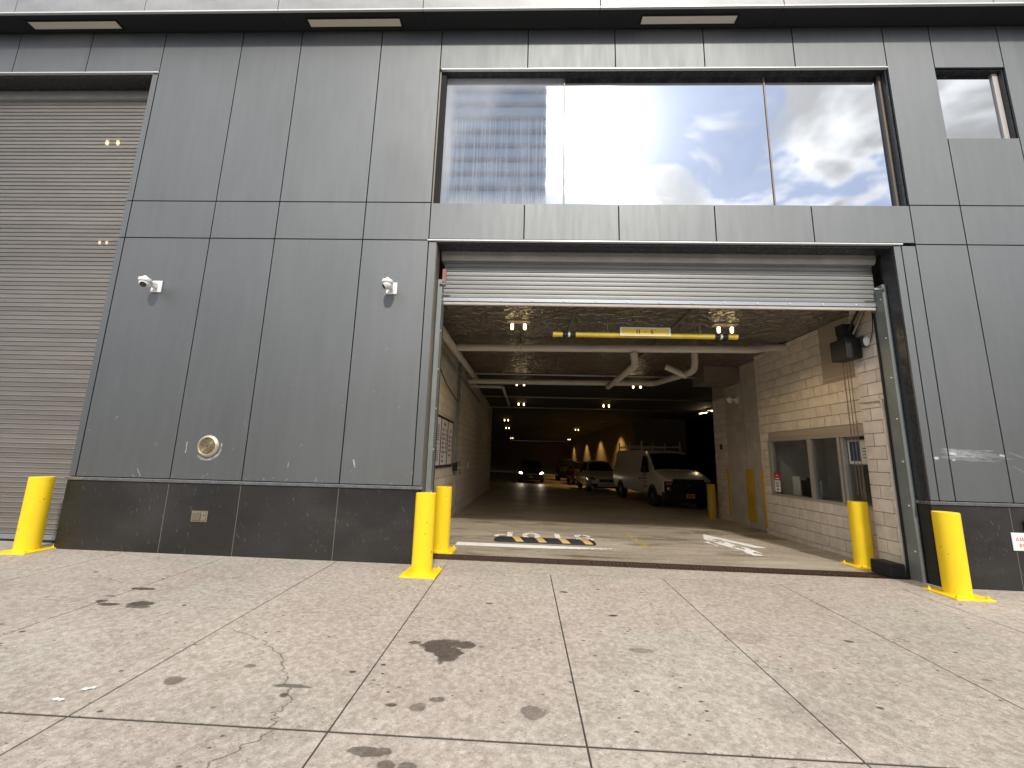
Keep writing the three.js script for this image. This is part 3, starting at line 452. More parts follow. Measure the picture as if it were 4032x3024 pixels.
solo('direction_arrow', 'worn white arrow painted on the garage floor pointing inward', 'road marking', sheet(3.4, 4.62, -3.82, -1.62, 0.005), paintMat(256, 384, (u, v) => { const tri = v > 0.34 && Math.abs(u - 0.53) < 0.47 * (1 - v) / 0.64, shaft = Math.abs(u - 0.53) < 0.16 && v < 0.36; const ok = tri || shaft; const edge = 0.47 * (1 - v) / 0.64 - (u - 0.53), w = fbm(u * 10 + v * 8, v * 16 - u * 6, 5, 321), e2 = Math.abs(u - 0.53 + (v - 0.2) * 0.25 - 0.02); return ok && (tri && v > 0.335 && edge < 0.2 ? w > 0.22 : e2 < 0.12 ? w > 0.44 : w > 0.62); }));
solo('faded_lane_line', 'faded yellow lane line on the garage floor', 'road marking', sheet(2.2, 2.34, -4.6, -1.9, 0.005), paintMat(64, 512, (u, v) => fbm(u * 3, v * 30, 5, 331) > 0.42 + v * 0.16, [0.52, 0.40, 0.17]));
{
  const t = thing('speed_bump', 'short black rubber speed bump with yellow stripes', 'speed bump', [0.415, gy(0.415, -2.08), -2.08]); t.rotation.z = -0.0085;
  const H = 0.06, D = 0.175, N = 10, prof = []; for (let i = 0; i <= N; i++) { const a = Math.PI * i / N; prof.push([D * Math.cos(a), H * Math.sin(a) ** 0.8 + 0.006]); }
  const seg = (x0, x1, off, inset = 0) => { const s = new THREE.Shape(); s.moveTo(D, -0.01); for (const [z, y] of prof) s.lineTo(z, y + off); s.lineTo(-D, -0.01); const g = new THREE.ExtrudeGeometry(s, { depth: x1 - x0, bevelEnabled: false }).rotateY(-Math.PI / 2).translate(x1, 0, 0); return toCreasedNormals(wuv(g), 0.5); };
  const endCap = (x, dir) => { const g = new THREE.SphereGeometry(1, 14, 10, 0, Math.PI * 2, 0, Math.PI / 2).scale(0.1, H + 0.006, D).translate(x, 0, 0); return wuv(g); };
  part(t, 'rubber_body', [seg(-0.85, 0.85, 0), endCap(-0.85), endCap(0.85)], M.rubber);
  const ym = std([0.62, 0.42, 0.16], 0.7, 0, { map: soft });
  for (const x of [-0.52, -0.1, 0.33, 0.74]) { // slanted reflective stripes laid into the rubber
    const P = [], I = []; for (let i = 0; i <= 8; i++) { const a = Math.PI * (0.06 + 0.9 * i / 8), z = D * Math.cos(a) * 1.004, y = H * Math.sin(a) ** 0.8 + 0.0085, sk = -0.16 * i / 8 + 0.06; P.push(x + sk - 0.07, y, z, x + sk + 0.07, y, z); if (i) { const b = 2 * i; I.push(b - 2, b - 1, b, b - 1, b + 1, b); } }
    const g = new THREE.BufferGeometry(); g.setAttribute('position', new THREE.Float32BufferAttribute(P, 3)); g.setIndex(I); g.setAttribute('uv', new THREE.Float32BufferAttribute(new Float32Array(P.length / 3 * 2), 2)); g.computeVertexNormals(); part(t, 'yellow_stripe', wuv(g), ym);
  }
  for (const x of [-0.72, -0.31, 0.12, 0.53]) part(t, 'anchor_bolt', cyl(0.014, 0.01, x, H + 0.004, 0.03, 10), M.alu);
}
solo('rubber_block', 'black rubber block at the foot of the right door rail', 'block', onGround(rb(5.28, 5.49, -0.01, 0.19, -0.8, -0.43, 0.02, 2)), M.rubber);

// ------------------------------------------------------------------ garage interior
const CE = 4.17;
struct('entrance_ceiling', bx(-1.96, 7.6, CE, CE + 0.2, -6.9, -0.70), M.foil);
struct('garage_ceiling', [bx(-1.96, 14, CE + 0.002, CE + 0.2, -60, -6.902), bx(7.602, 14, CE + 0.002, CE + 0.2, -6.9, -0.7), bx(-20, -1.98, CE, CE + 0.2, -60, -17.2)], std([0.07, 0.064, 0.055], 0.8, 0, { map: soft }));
const brickGeo = rb(-0.196, 0.196, -0.0965, 0.0965, -0.02, 0.0, 0.004, 1);
function blockRun(wall, ax, fixed, from, to, y0, y1, holes, face, limit = 1e9) { // face: +1 looks to +x, -1 looks to -x
  let n = 0; const rest = [];
  for (let c = 0, y = y0; y < y1 - 0.05; y += 0.203, c++) {
    for (let s = from + (c % 2 ? 0.2 : 0); s > to - 0.4; s -= 0.403) {
      let a = Math.min(from, s) - 0.005, b = Math.max(to, s - 0.403) + 0.005; const h1 = Math.min(y + 0.194, y1); if (a - b < 0.03) continue;
      if (holes.some(([z0, z1, h0, hh]) => b < z0 - 0.01 && a > z1 + 0.01 && y < hh - 0.02 && h1 > h0 + 0.02)) {
        const h = holes.find(([z0, z1, h0, hh]) => b < z0 - 0.01 && a > z1 + 0.01 && y < hh - 0.02 && h1 > h0 + 0.02);
        if (a > h[0] + 0.04) b = h[0] + 0.004; else if (b < h[1] - 0.04) a = h[1] - 0.004; else continue;
      }
      const g = brickGeo.clone().scale((a - b) / 0.392, (h1 - y) / 0.193, 1).rotateY(face > 0 ? Math.PI / 2 : -Math.PI / 2).translate(fixed + face * rnd(0, 0.002), (y + h1) / 2, (a + b) / 2);
      const gg = wuv(g), mat = M.blocks[(hash(c, Math.round(s * 50), 6) * 3) | 0];
      if (n++ < limit) part(wall, 'block', gg, mat); else rest.push(gg);
    }
  }
  if (rest.length) { const m = part(wall, 'far_blocks', rest, M.blocks[0]); m.userData.kind = 'stuff'; }
}
{ // left wall
  const t = thing('left_block_wall', 'long painted block wall along the left side of the driveway', 'wall');
  part(t, 'mortar_core', bx(-1.96, -1.868, -0.6, CE, -17.2, -0.3), M.mortar);
  // near columns first, so that the largest blocks are parts of their own
  blockRun(t, 'x', -1.85, -0.31, -5.55, -0.2, CE - 0.01, [], 1, 1e9); 
  const far = []; for (let c = 0, y = -0.4; y < CE - 0.1; y += 0.203, c++) for (let s = -5.56 - (c % 2 ? 0.2 : 0); s > -17; s -= 0.403) far.push(wuv(brickGeo.clone().rotateY(Math.PI / 2).translate(-1.85, y + 0.097, s - 0.2)));
  const m = part(t, 'far_blocks', far, M.blocks[1]); m.userData.kind = 'stuff';
}
const WX = 5.76;
{ // booth wall and its window
  const t = thing('booth_wall', 'cream painted block wall of the attendant booth', 'wall');
  part(t, 'mortar_core', [bx(WX + 0.018, WX + 0.14, -0.3, 0.80, -4.3, -0.9), bx(WX + 0.018, WX + 0.14, 2.08, CE, -4.3, -0.9), bx(WX + 0.018, WX + 0.14, 0.80, 2.08, -4.3, -4.02)], M.mortar);
  blockRun(t, 'x', WX, -0.9, -4.3, -0.2, CE - 0.01, [[-1.0, -4.02, 0.80, 2.08], [-1.25, -2.03, 3.13, CE]], -1);
  part(t, 'end_face', wuv(bx(WX + 0.0, WX + 0.3, -0.3, CE, -4.34, -4.302)), M.blocks[0]);
  part(t, 'vent_recess', [bx(WX + 0.004, WX + 0.30, 3.11, 3.13, -2.03, -1.25), bx(WX + 0.145, WX + 0.32, 3.14, CE, -2.05, -1.24)], M.conc);
  const p = thing('door_pier', 'narrow painted block pier beside the garage door opening', 'wall');
  part(p, 'mortar_core', bx(5.618, 5.75, -0.3, CE, -1.0, -0.32), M.mortar);
  blockRun(p, 'x', 5.6, -0.43, -1.02, -0.2, CE - 0.01, [], -1);
  const w = thing('booth_window', 'aluminium framed sliding window of the attendant booth', 'window', [WX, 0, 0]);
  const fm = std([0.42, 0.40, 0.37], 0.5, 0.4), gm = new THREE.MeshPhysicalMaterial({ color: lin(0.9, 0.92, 0.92), roughness: 0.03, transmission: 1, thickness: 0 });
  part(w, 'frame', [bx(-0.01, 0.1, 0.802, 0.85, -4.018, -1.02), bx(-0.01, 0.1, 2.02, 2.078, -4.018, -1.02), bx(-0.01, 0.1, 0.852, 2.018, -4.018, -3.95), bx(-0.008, 0.1, 0.852, 2.018, -2.66, -2.55), bx(0.0, 0.06, 0.852, 2.018, -1.86, -1.80), bx(0.02, 0.1, 0.852, 2.018, -1.785, -1.73)], fm);
  part(w, 'pane', bx(0.05, 0.054, 0.852, 2.018, -3.95, -2.66), gm); part(w, 'pane', bx(0.02, 0.024, 0.852, 2.018, -2.55, -1.86), gm, 'sliding pane'); part(w, 'pane', bx(0.07, 0.074, 0.852, 2.018, -1.73, -1.02), gm);
  // booth interior
  struct('booth_interior', [bx(7.2, 7.3, -0.3, CE, -4.25, -0.4), bx(5.95, 7.198, 0.002, 2.698, -4.28, -4.24), bx(5.95, 7.198, 2.7, 2.8, -4.28, -0.4), bx(5.95, 7.198, -0.02, 0.0, -4.28, -0.4)], std([0.84, 0.80, 0.74], 0.8, 0, { map: soft }));
  struct('booth_partition', bx(6.65, 7.198, 0.002, 2.698, -2.52, -2.45), std([0.62, 0.55, 0.47], 0.8, 0, { map: soft }));
  const ct = thing('booth_counter', 'dark monitor and white papers standing on the booth counter', 'counter', [5.93, 0.0, 0]);
  part(ct, 'counter_top', bx(0.0, 0.5, 0.80, 0.84, -3.95, -1.1), std([0.35, 0.3, 0.26], 0.6)); part(ct, 'counter_front', bx(0.0, 0.04, 0.0, 0.798, -3.95, -1.1), std([0.3, 0.27, 0.24], 0.7));
  part(ct, 'monitor', [rb(0.10, 0.14, 0.86, 1.24, -3.22, -2.82, 0.01), rb(0.08, 0.16, 0.842, 0.87, -3.1, -2.95, 0.005)], M.black); part(ct, 'monitor', rb(0.14, 0.18, 0.845, 1.18, -3.45, -3.20, 0.01), M.black);
  part(ct, 'paper', rb(0.05, 0.056, 0.845, 1.2, -2.80, -2.69, 0.002, 1), M.white); part(ct, 'paper', rb(0.13, 0.136, 0.845, 1.25, -3.72, -3.47, 0.002, 1), M.white);
  const no = thing('booth_notice', 'small red and white notice on the booth window', 'sign', [WX + 0.03, 1.1, -3.83]);
  printed(no, 'print', 0.006, 0.42, 0.2, canvasTex(96, 200, (x) => { x.fillStyle = '#e9e4df'; x.fillRect(0, 0, 96, 200); x.fillStyle = '#b3202a'; x.fillRect(0, 0, 96, 80); x.fillStyle = '#eee'; x.fillRect(30, 22, 36, 10); x.fillRect(14, 54, 68, 12); x.fillStyle = '#333'; for (const [a, b, c] of [[14, 100, 66], [14, 114, 60], [20, 128, 56], [14, 142, 62]]) x.fillRect(a, b, c, 6); x.fillRect(30, 168, 34, 16); }));
  const po = thing('booth_poster', 'blue and white poster behind the booth window near the pier', 'poster', [WX + 0.09, 1.75, -1.38]);
  printed(po, 'print', 0.006, 0.42, 0.66, canvasTex(256, 160, (x) => { x.fillStyle = '#e8e6da'; x.fillRect(0, 0, 256, 160); x.fillStyle = '#2e4d6e'; x.fillRect(12, 10, 88, 130); x.fillStyle = '#55728f'; x.fillRect(26, 44, 60, 5); x.fillRect(30, 60, 50, 5); x.fillStyle = '#777'; for (let k = 0; k < 4; k++) x.fillRect(120, 54 + k * 20, 120 - k * 12, 6); }));
}
{ // concrete pillar beyond the booth
  const t = thing('concrete_pillar', 'broad pale concrete pillar behind the booth', 'pillar');
  part(t, 'shaft', bx(5.98, 7.6, -0.4, CE, -6.45, -4.36), M.conc); part(t, 'pour_joint', bx(5.974, 5.982, -0.4, CE, -5.445, -5.43), M.mortar); part(t, 'pour_joint', bx(5.975, 5.983, 2.6, 2.612, -6.45, -4.4), M.mortar);
  const w = thing('end_block_wall', 'short block wall stub between the concrete pillar and the van', 'wall');
  part(w, 'mortar_core', bx(6.03, 7.6, -0.4, CE, -7.35, -6.46), M.mortar); blockRun(w, 'x', 6.012, -6.46, -7.35, -0.4, 3.5, [], -1);
  solo('wall_number', 'small dark lettered plate on the block wall stub', 'sign', bx(6.0, 6.008, 1.9, 2.06, -7.0, -6.84), std([0.08, 0.07, 0.06], 0.7));
  const gm = std([0.60, 0.39, 0.025], 0.6, 0, { map: soft });
  for (const [x0, x1, z0, z1, l] of [[WX - 0.02, WX + 0.06, -4.375, -4.30, 'yellow corner guard at the end of the booth wall'], [5.95, 5.972, -5.5, -5.14, 'wide yellow guard plate on the concrete pillar'], [5.95, 6.03, -6.52, -6.44, 'yellow corner guard at the far edge of the concrete pillar']]) solo('corner_guard', l, 'wall guard', rb(x0, x1, 0.02, 1.36, z0, z1, 0.008, 1), gm, 'yellow wall guards');
}
{ const c = makeCam('security_camera', 'white dome camera high on the concrete pillar inside', [5.97, 3.26, -5.7], [-0.4, -0.8, 0.3]); c.rotation.y = -Math.PI / 2; }
// outer shell of the garage, the tall bay behind the closed shutter
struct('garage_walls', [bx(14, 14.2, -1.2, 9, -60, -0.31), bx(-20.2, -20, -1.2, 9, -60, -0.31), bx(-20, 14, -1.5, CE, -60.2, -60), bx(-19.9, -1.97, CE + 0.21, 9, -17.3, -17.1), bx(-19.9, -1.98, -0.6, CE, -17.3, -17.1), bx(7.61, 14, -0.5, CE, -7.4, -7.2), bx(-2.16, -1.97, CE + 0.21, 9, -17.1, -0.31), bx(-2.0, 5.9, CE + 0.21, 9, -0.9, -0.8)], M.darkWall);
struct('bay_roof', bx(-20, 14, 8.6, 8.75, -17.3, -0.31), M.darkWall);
struct('bay_wall', bx(-20, -14.7, -0.3, 9, -0.31, -0.05), M.back);
{ // wall of the parking row with pillar
  const t = thing('parking_row_wall', 'brown wall along the far right parking row', 'wall');
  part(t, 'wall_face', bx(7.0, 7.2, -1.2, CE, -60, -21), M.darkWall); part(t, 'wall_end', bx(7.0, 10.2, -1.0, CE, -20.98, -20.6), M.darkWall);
}
// pipes
const pipe = (name, label, pts, r, mat, k) => solo(name, label, 'pipe', bend(pts, r, k), mat);
pipe('drain_pipe', 'white drain pipe running along the left wall under the ceiling', [[-1.62, 3.84, -0.95], [-1.62, 3.86, -2.95], [-1.62, 4.0, -7.4]], 0.085, M.pvc, 0.1);
pipe('drain_pipe', 'white drain pipe crossing the entrance bay below the ceiling', [[-1.55, 3.9, -2.93], [5.0, 3.97, -2.95], [5.35, 4.06, -3.1], [5.75, 4.07, -3.1]], 0.082, M.pvc, 0.12);
pipe('drain_pipe', 'white drain pipe crossing further back below the ceiling', [[-1.75, 3.78, -6.45], [3.9, 3.82, -6.45], [4.1, 3.7, -4.2], [4.1, 3.75, -3.9], [4.1, 4.17, -3.9]], 0.082, M.pvc, 0.16);
pipe('drain_pipe', 'short white drain pipe with elbow linking the two crossing pipes', [[2.37, 3.84, -2.93], [2.42, 3.58, -2.95], [2.5, 3.68, -6.4]], 0.082, M.pvc, 0.14);
pipe('drain_pipe', 'short white branch pipe beside the right elbow', [[3.6, 3.9, -4.5], [4.1, 3.66, -4.45]], 0.075, M.pvc, 0.1);
for (const [z, y, l] of [[-6.1, 3.96, 'nearest'], [-10.5, 3.92, 'second'], [-14.2, 3.93, 'farthest']]) pipe('sprinkler_pipe', `${l} thin steel sprinkler pipe crossing under the dark ceiling`, [[-1.8, y, z], [9, y, z]], 0.035, M.steelPipe, 0.1);
pipe('conduit', 'thin conduit elbow leaving the left wall below the ceiling', [[-1.8, 3.75, -7.2], [-0.75, 3.75, -7.2], [-0.7, 3.75, -12]], 0.05, M.pvc, 0.1);
for (const [x, l] of [[0.85, 'left'], [2.9, 'right']]) solo('ceiling_strut', `thin steel strut under the foil ceiling, ${l} of the two`, 'strut', bx(x, x + 0.04, CE - 0.05, CE - 0.005, -6.2, -1.0), M.steelPipe);
pipe('pier_conduit', 'painted conduit running down the block pier', [[5.575, 2.56, -1.0], [5.575, 2.54, -0.56], [5.575, -0.04, -0.54]], 0.022, M.blocks[0], 0.04);
{
  const t = thing('left_conduits', 'bundle of grey conduits and switch boxes on the left wall', 'conduit', [-1.83, 0, 0]);
  part(t, 'conduit_pipe', bend([[0.04, 4.0, -4.75], [0.04, 1.32, -4.75]], 0.022), M.guide); part(t, 'conduit_pipe', bend([[0.04, 4.0, -5.0], [0.04, 1.35, -5.0]], 0.03), M.guide); part(t, 'conduit_pipe', bend([[0.05, 3.6, -1.3], [0.05, 3.1, -3.0], [0.05, 2.9, -4.7]], 0.012), M.black);
  part(t, 'conduit_pipe', bend([[0.06, 3.7, -1.6], [0.06, 3.62, -10]], 0.035), M.guide);
  part(t, 'switch_box', rb(0.0, 0.1, 1.12, 1.33, -4.92, -4.76, 0.01), M.black); part(t, 'switch_box', rb(0.0, 0.12, 1.24, 1.38, -5.3, -5.05, 0.01), M.guide); part(t, 'switch_box', rb(0.0, 0.12, 1.02, 1.16, -5.35, -5.08, 0.01), std([0.2, 0.22, 0.21], 0.6)); part(t, 'outlet_plate', rb(0.0, 0.03, 1.12, 1.3, -7.7, -7.5, 0.01), M.white);
}
{ // price board
  const t = thing('rate_board', 'black framed rate board with three white text columns on the left wall', 'sign', [-1.845, 1.80, -3.36]);
  part(t, 'board', rb(0, 0.03, -0.56, 0.56, -1.18, 1.18, 0.006, 1), std([0.015, 0.012, 0.015], 0.5));
  const cols = [[0.8, 0.66], [0.02, 0.68], [-0.74, 0.62]];
  cols.forEach(([z, w], k) => { // small print that cannot be read from the street
    const tx = canvasTex(160, 256, (x) => {
      x.fillStyle = '#d9d7da'; x.fillRect(0, 0, 160, 256); x.fillStyle = '#2a2629';
      const dash = (px, py, n, h, w0) => { for (let i = 0; i < n; i++) x.fillRect(px + i * w0, py + (hash(i, py, k) * h * 0.25), w0 * 0.7, h * (0.7 + 0.3 * hash(i, py + 9, k))); };
      if (k === 0) { for (let r = 0; r < 8; r++) dash(24, 40 + r * 11, 12, 7, 9); x.fillRect(30, 140, 96, 3); dash(66, 160, 3, 8, 9); for (let r = 0; r < 6; r++) dash(26, 176 + r * 10, 11, 6, 9); }
      if (k === 1) { dash(50, 14, 6, 20, 11); for (let r = 0; r < 8; r++) { dash(20, 50 + r * 25, 5 + (r % 3), 17, 10); if (r < 6) dash(112, 50 + r * 25, 3, 17, 11); } }
      if (k === 2) { dash(58, 46, 5, 17, 10); for (let r = 0; r < 4; r++) { dash(24, 82 + r * 26, 6, 17, 9); dash(108, 82 + r * 26, 3, 17, 11); } dash(30, 196, 8, 12, 10); }
    });
    const m = printed(t, 'print', 0.97, 1.0, 0.004, tx); m.scale.set(w / 0.97, 1.0, 1); m.rotation.y = Math.PI / 2; m.position.set(0.0325, 0, z);
  });
}
{ // clearance bar
  const t = thing('clearance_bar', 'yellow height clearance bar hanging on chains below the ceiling', 'clearance bar', [1.99, 3.585, -0.78]);
  part(t, 'tube', wuv(cyl(0.045, 3.06, 0, 0, 0, 20).rotateZ(Math.PI / 2)), std([0.80, 0.60, 0.06], 0.5, 0, { map: soft }));
  for (const x of [-1.51, 1.51]) part(t, 'end_cap', wuv(cyl(0.05, 0.06, 0, 0, 0, 20).rotateZ(Math.PI / 2).translate(x, 0, 0)), std([0.7, 0.48, 0.04], 0.5));
  for (const s of [-1, 1]) { for (const [a, b] of [[1.16, 1.25], [1.29, 1.38]]) part(t, 'black_band', wuv(cyl(0.0465, b - a, 0, 0, 0, 20).rotateZ(Math.PI / 2).translate(s * (a + b) / 2, 0, 0)), M.black); part(t, 'white_band', wuv(cyl(0.0463, 0.025, 0, 0, 0, 20).rotateZ(Math.PI / 2).translate(s * 1.27, 0, 0)), M.white); }
  part(t, 'sign_frame', rb(-0.42, 0.42, -0.025, 0.125, 0.046, 0.062, 0.004, 1), M.white);
  printed(t, 'sign_print', 0.79, 0.115, 0.002, canvasTex(512, 76, (x) => { x.fillStyle = '#e2c442'; x.fillRect(0, 0, 512, 76); x.fillStyle = '#37231f'; x.font = 'bold 62px sans-serif'; x.fillRect(160, 14, 11, 48); x.fillRect(184, 14, 11, 48); x.fillRect(244, 38, 24, 6); x.fillText('6', 310, 62); x.fillStyle = '#8a6a2a'; x.fillRect(352, 14, 4, 12); x.fillRect(362, 14, 4, 12); })).position.set(0, 0.05, 0.0635);
  for (const x of [-0.62, 0.93]) { const links = []; for (let k = 0; k < 15; k++) { const g = new THREE.TorusGeometry(0.016, 0.004, 5, 10).scale(0.7, 1.4, 1); if (k % 2) g.rotateY(Math.PI / 2); links.push(wuv(g.translate(x, 0.065 + k * 0.036, 0))); } part(t, 'chain', links, M.alu); }
}
{ // door operator with chains
  const t = thing('door_operator', 'black door operator box with hanging chains on the pier', 'door operator', [5.45, 0, -1.0]);
  part(t, 'motor_housing', rb(-0.13, 0.12, 3.27, 3.62, -0.17, 0.19, 0.012), M.black); part(t, 'gear_head', merge([rb(-0.08, 0.1, 3.60, 3.72, -0.06, 0.12, 0.01), rb(-0.10, 0.10, 3.70, 3.88, -0.05, 0.13, 0.01)]), M.black);
  part(t, 'mounting_bracket', [bx(0.1, 0.3, 3.35, 3.5, -0.1, 0.1)], M.black);
  part(t, 'support_arm', bend([[0.0, 3.75, 0.1], [0.05, 4.15, 0.38]], 0.02), M.black); part(t, 'support_arm', bend([[0.06, 3.70, 0.13], [0.11, 4.15, 0.41]], 0.02), M.steelPipe);
  const cm = std([0.20, 0.14, 0.09], 0.6, 0.5);
  for (const z of [-0.06, 0.075]) { const links = []; for (let k = 0; k < 62; k++) { const g = new THREE.TorusGeometry(0.013, 0.004, 4, 8).scale(0.75, 1.6, 1); if (k % 2) g.rotateY(Math.PI / 2); links.push(wuv(g.translate(-0.02, 3.255 - k * 0.036, z))); } part(t, 'hand_chain', links, cm); }
  part(t, 'release_cord', bend([[-0.02, 3.28, 0.01], [-0.02, 1.0, 0.01]], 0.006), cm);
  const b = thing('alarm_bell', 'small white alarm sounder with cable on the pier', 'alarm', [5.58, 3.52, -0.7]);
  part(b, 'dome', new THREE.SphereGeometry(0.085, 18, 12).scale(0.6, 1, 1).translate(-0.03, 0, 0), M.white); part(b, 'bracket', rb(-0.1, 0.0, -0.09, 0.09, -0.03, 0.02, 0.02), M.black); part(b, 'cable', bend([[-0.02, -0.02, 0.09], [-0.02, 0.15, 0.16], [-0.02, 0.5, 0.2]], 0.007, 0.1), M.black);
}
solo('ceiling_beam', 'concrete beam meeting the top of the concrete pillar', 'beam', bx(5.0, 7.5, 3.72, CE - 0.002, -6.3, -5.5), M.darkWall);
solo('hanging_strap', 'short black strap hanging below the ceiling near the left lamp', 'strap', bx(-0.14, -0.12, 3.72, 4.05, -2.36, -2.35), M.black);
for (const [x, z, a, l] of [[-2.72, 3.18, 0.3, 'small white paper scrap on the sidewalk beside the long joint'], [-2.78, 3.3, -0.2, 'larger white paper scrap on the sidewalk beside the long joint']]) { const g = new THREE.PlaneGeometry(0.075, 0.03, 5, 2).rotateX(-Math.PI / 2), p = g.attributes.position; for (let i = 0; i < p.count; i++) p.setXYZ(i, p.getX(i) + 0.008 * hash(i, 2, 5), 0.004 + 0.006 * hash(i, 1, 5), p.getZ(i) * (0.5 + 0.7 * hash(i, 4, 5))); solo('paper_scrap', l, 'litter', onGround(g.rotateY(a).translate(x, 0, z)), M.white); }
// ------------------------------------------------------------------ lamps
const glowL = M.glow;
function twin(x, z, y, label, power, wide = 0.25) {
  const t = thing('twin_ceiling_lamp', label, 'ceiling lamp', [x, y, z], 'twin ceiling lamps');
  part(t, 'fixture_plate', rb(-0.24, 0.24, 0.10, CE - 4.0 + (y - 4.0 > 1 ? 0 : 0), -0.09, 0.09, 0.01, 1), std([0.25, 0.22, 0.18], 0.6));
  for (const s of [-1, 1]) { part(t, 'bulb', new THREE.CapsuleGeometry(0.03, 0.07, 5, 12).translate(s * wide / 2, 0.01, 0.0), glowL); part(t, 'socket', cyl(0.022, 0.06, s * wide / 2, 0.085, 0, 10), M.white); }
  const p = new THREE.SpotLight(lin(1, 0.70, 0.36), power, 0, 1.38, 0.35, 2); p.position.set(0, -0.07, 0); p.target.position.set(0, -2, 0); p.castShadow = true; p.shadow.radius = 4; t.add(p, p.target);
}
const P0 = 0.35;
twin(-0.165, -1.83, 4.04, 'lit twin bulb lamp nearest the entrance at the left', 3.4); twin(3.86, -1.83, 4.04, 'lit twin bulb lamp nearest the entrance at the right', 5.2);
twin(-0.18, -8.05, 4.0, 'lit twin bulb lamp in the second row at the left', P0); twin(3.82, -8.08, 4.0, 'lit twin bulb lamp in the second row at the right', P0);
twin(-0.19, -13.54, 4.0, 'lit twin bulb lamp in the third row at the left', P0); twin(3.83, -13.5, 4.0, 'lit twin bulb lamp in the third row at the right', P0);
twin(-1.27, -22.3, 4.0, 'far lit twin bulb lamp in the fourth row', P0); twin(-1.49, -29.9, 4.0, 'far lit twin bulb lamp in the fifth row at the left', P0); twin(4.53, -30.1, 4.0, 'far lit twin bulb lamp in the fifth row at the right', P0);
twin(-1.67, -48.7, 4.0, 'farthest lit twin bulb lamp at the left', P0); twin(5.85, -48.8, 4.0, 'farthest lit twin bulb lamp at the right', P0);
twin(-9.5, -2.0, 8.3, 'lit lamp glimpsed through the upper part of the closed shutter', P0); twin(-14.4, -6.5, 8.3, 'lit lamp glimpsed through the middle of the closed shutter', P0);
{
  const t = thing('tube_lamp', 'lit tube lamp on the ceiling beyond the pillar', 'tube lamp', [9.17, 4.0, -15.1]); t.rotation.y = 0.05;
  part(t, 'tray', rb(-0.08, 0.08, 0.05, 0.17, -0.75, 0.75, 0.01, 1), M.white); part(t, 'tube', wuv(cyl(0.02, 1.4, 0, 0, 0, 12).rotateX(Math.PI / 2)), glowL);
  const p = new THREE.PointLight(lin(1, 0.8, 0.5), 0.5); p.position.set(0, -0.06, 0); p.castShadow = true; t.add(p);
}
for (const [z, l] of [[-24.5, 'nearest'], [-32.5, 'second'], [-41, 'third'], [-53, 'farthest']]) {
  const t = thing('wall_washer', `${l} recessed downlight washing the far right wall`, 'downlight', [5.75, CE, z], 'wall washers');
  part(t, 'can', wuv(new THREE.CylinderGeometry(0.1, 0.1, 0.12, 20, 1, true).translate(0, -0.06, 0)), M.black); part(t, 'lamp', cyl(0.06, 0.02, 0, -0.012, 0, 16), glowL);
  const s = new THREE.SpotLight(lin(1, 0.58, 0.16), 30, 0, 1.0, 0.3, 2); s.position.set(0, -0.125, 0); s.target.position.set(0.02, -2, 0); s.castShadow = true; t.add(s, s.target);
}
// ------------------------------------------------------------------ vehicles
function loft(secs, close = true) { // secs: {z, p:[[x,y]...]} half outlines from sill to roof centre
  const n = secs[0].p.length, N = 2 * n - 1, P = [], I = [], U = [];
  for (const s of secs) { const r = [...s.p.map(([x, y]) => [-x, y]), ...s.p.slice(0, -1).reverse()]; for (const [x, y] of r) { P.push(x, y, s.z); U.push(x, y); } }
  for (let k = 0; k < secs.length - 1; k++) for (let i = 0; i < N - 1; i++) { const a = k * N + i, b = a + 1, c = a + N, d = c + 1; I.push(a, b, c, b, d, c); }
  if (close) for (const [k, f] of [[0, 1], [secs.length - 1, 0]]) for (let i = 0; i < N - 2; i++) { const o = k * N; const t = f ? [o, o + i + 2, o + i + 1] : [o, o + i + 1, o + i + 2]; I.push(...t); }
  for (let k = 0; k < secs.length - 1; k++) { const a = k * N, b = a + N - 1, c = a + N, d = c + N - 1; I.push(a, c, b, b, c, d); }
  const g = new THREE.BufferGeometry(); g.setAttribute('position', new THREE.Float32BufferAttribute(P, 3)); g.setAttribute('uv', new THREE.Float32BufferAttribute(U, 2)); g.setIndex(I); g.computeVertexNormals(); return toCreasedNormals(g, 0.55);
}
function topSheet(secs, z0, z1, w0, w1, lift, nx = 10, nz = 5) { // glass laid on the upper skin of a loft, from (z0, half width w0) to (z1, w1)
  const ss = [...secs].sort((a, b) => a.z - b.z);
  const at = (x, z) => { let k = 0; while (k < ss.length - 2 && ss[k + 1].z < z) k++; const f = (z - ss[k].z) / (ss[k + 1].z - ss[k].z), p = ss[k].p.map((q, i) => [q[0] + (ss[k + 1].p[i][0] - q[0]) * f, q[1] + (ss[k + 1].p[i][1] - q[1]) * f]); x = Math.abs(x); for (let i = p.length - 2; i >= 0; i--) if (p[i][0] >= x) { const a = p[i], b = p[i + 1], g = (x - b[0]) / (a[0] - b[0]); return b[1] + (a[1] - b[1]) * g; } return p[0][1]; };
  const P = [], I = []; for (let j = 0; j <= nz; j++) for (let i = 0; i <= nx; i++) { const f = j / nz, z = z0 + (z1 - z0) * f, x = (i / nx * 2 - 1) * (w0 + (w1 - w0) * f); P.push(x, at(x, z) + lift, z + lift); if (i && j) { const b = j * (nx + 1) + i; I.push(b - nx - 2, b - nx - 1, b - 1, b - nx - 1, b, b - 1); } }
  const g = new THREE.BufferGeometry(); g.setAttribute('position', new THREE.Float32BufferAttribute(P, 3)); g.setAttribute('uv', new THREE.Float32BufferAttribute(new Float32Array(P.length / 3 * 2), 2)); g.setIndex(I); g.computeVertexNormals(); return g;
}
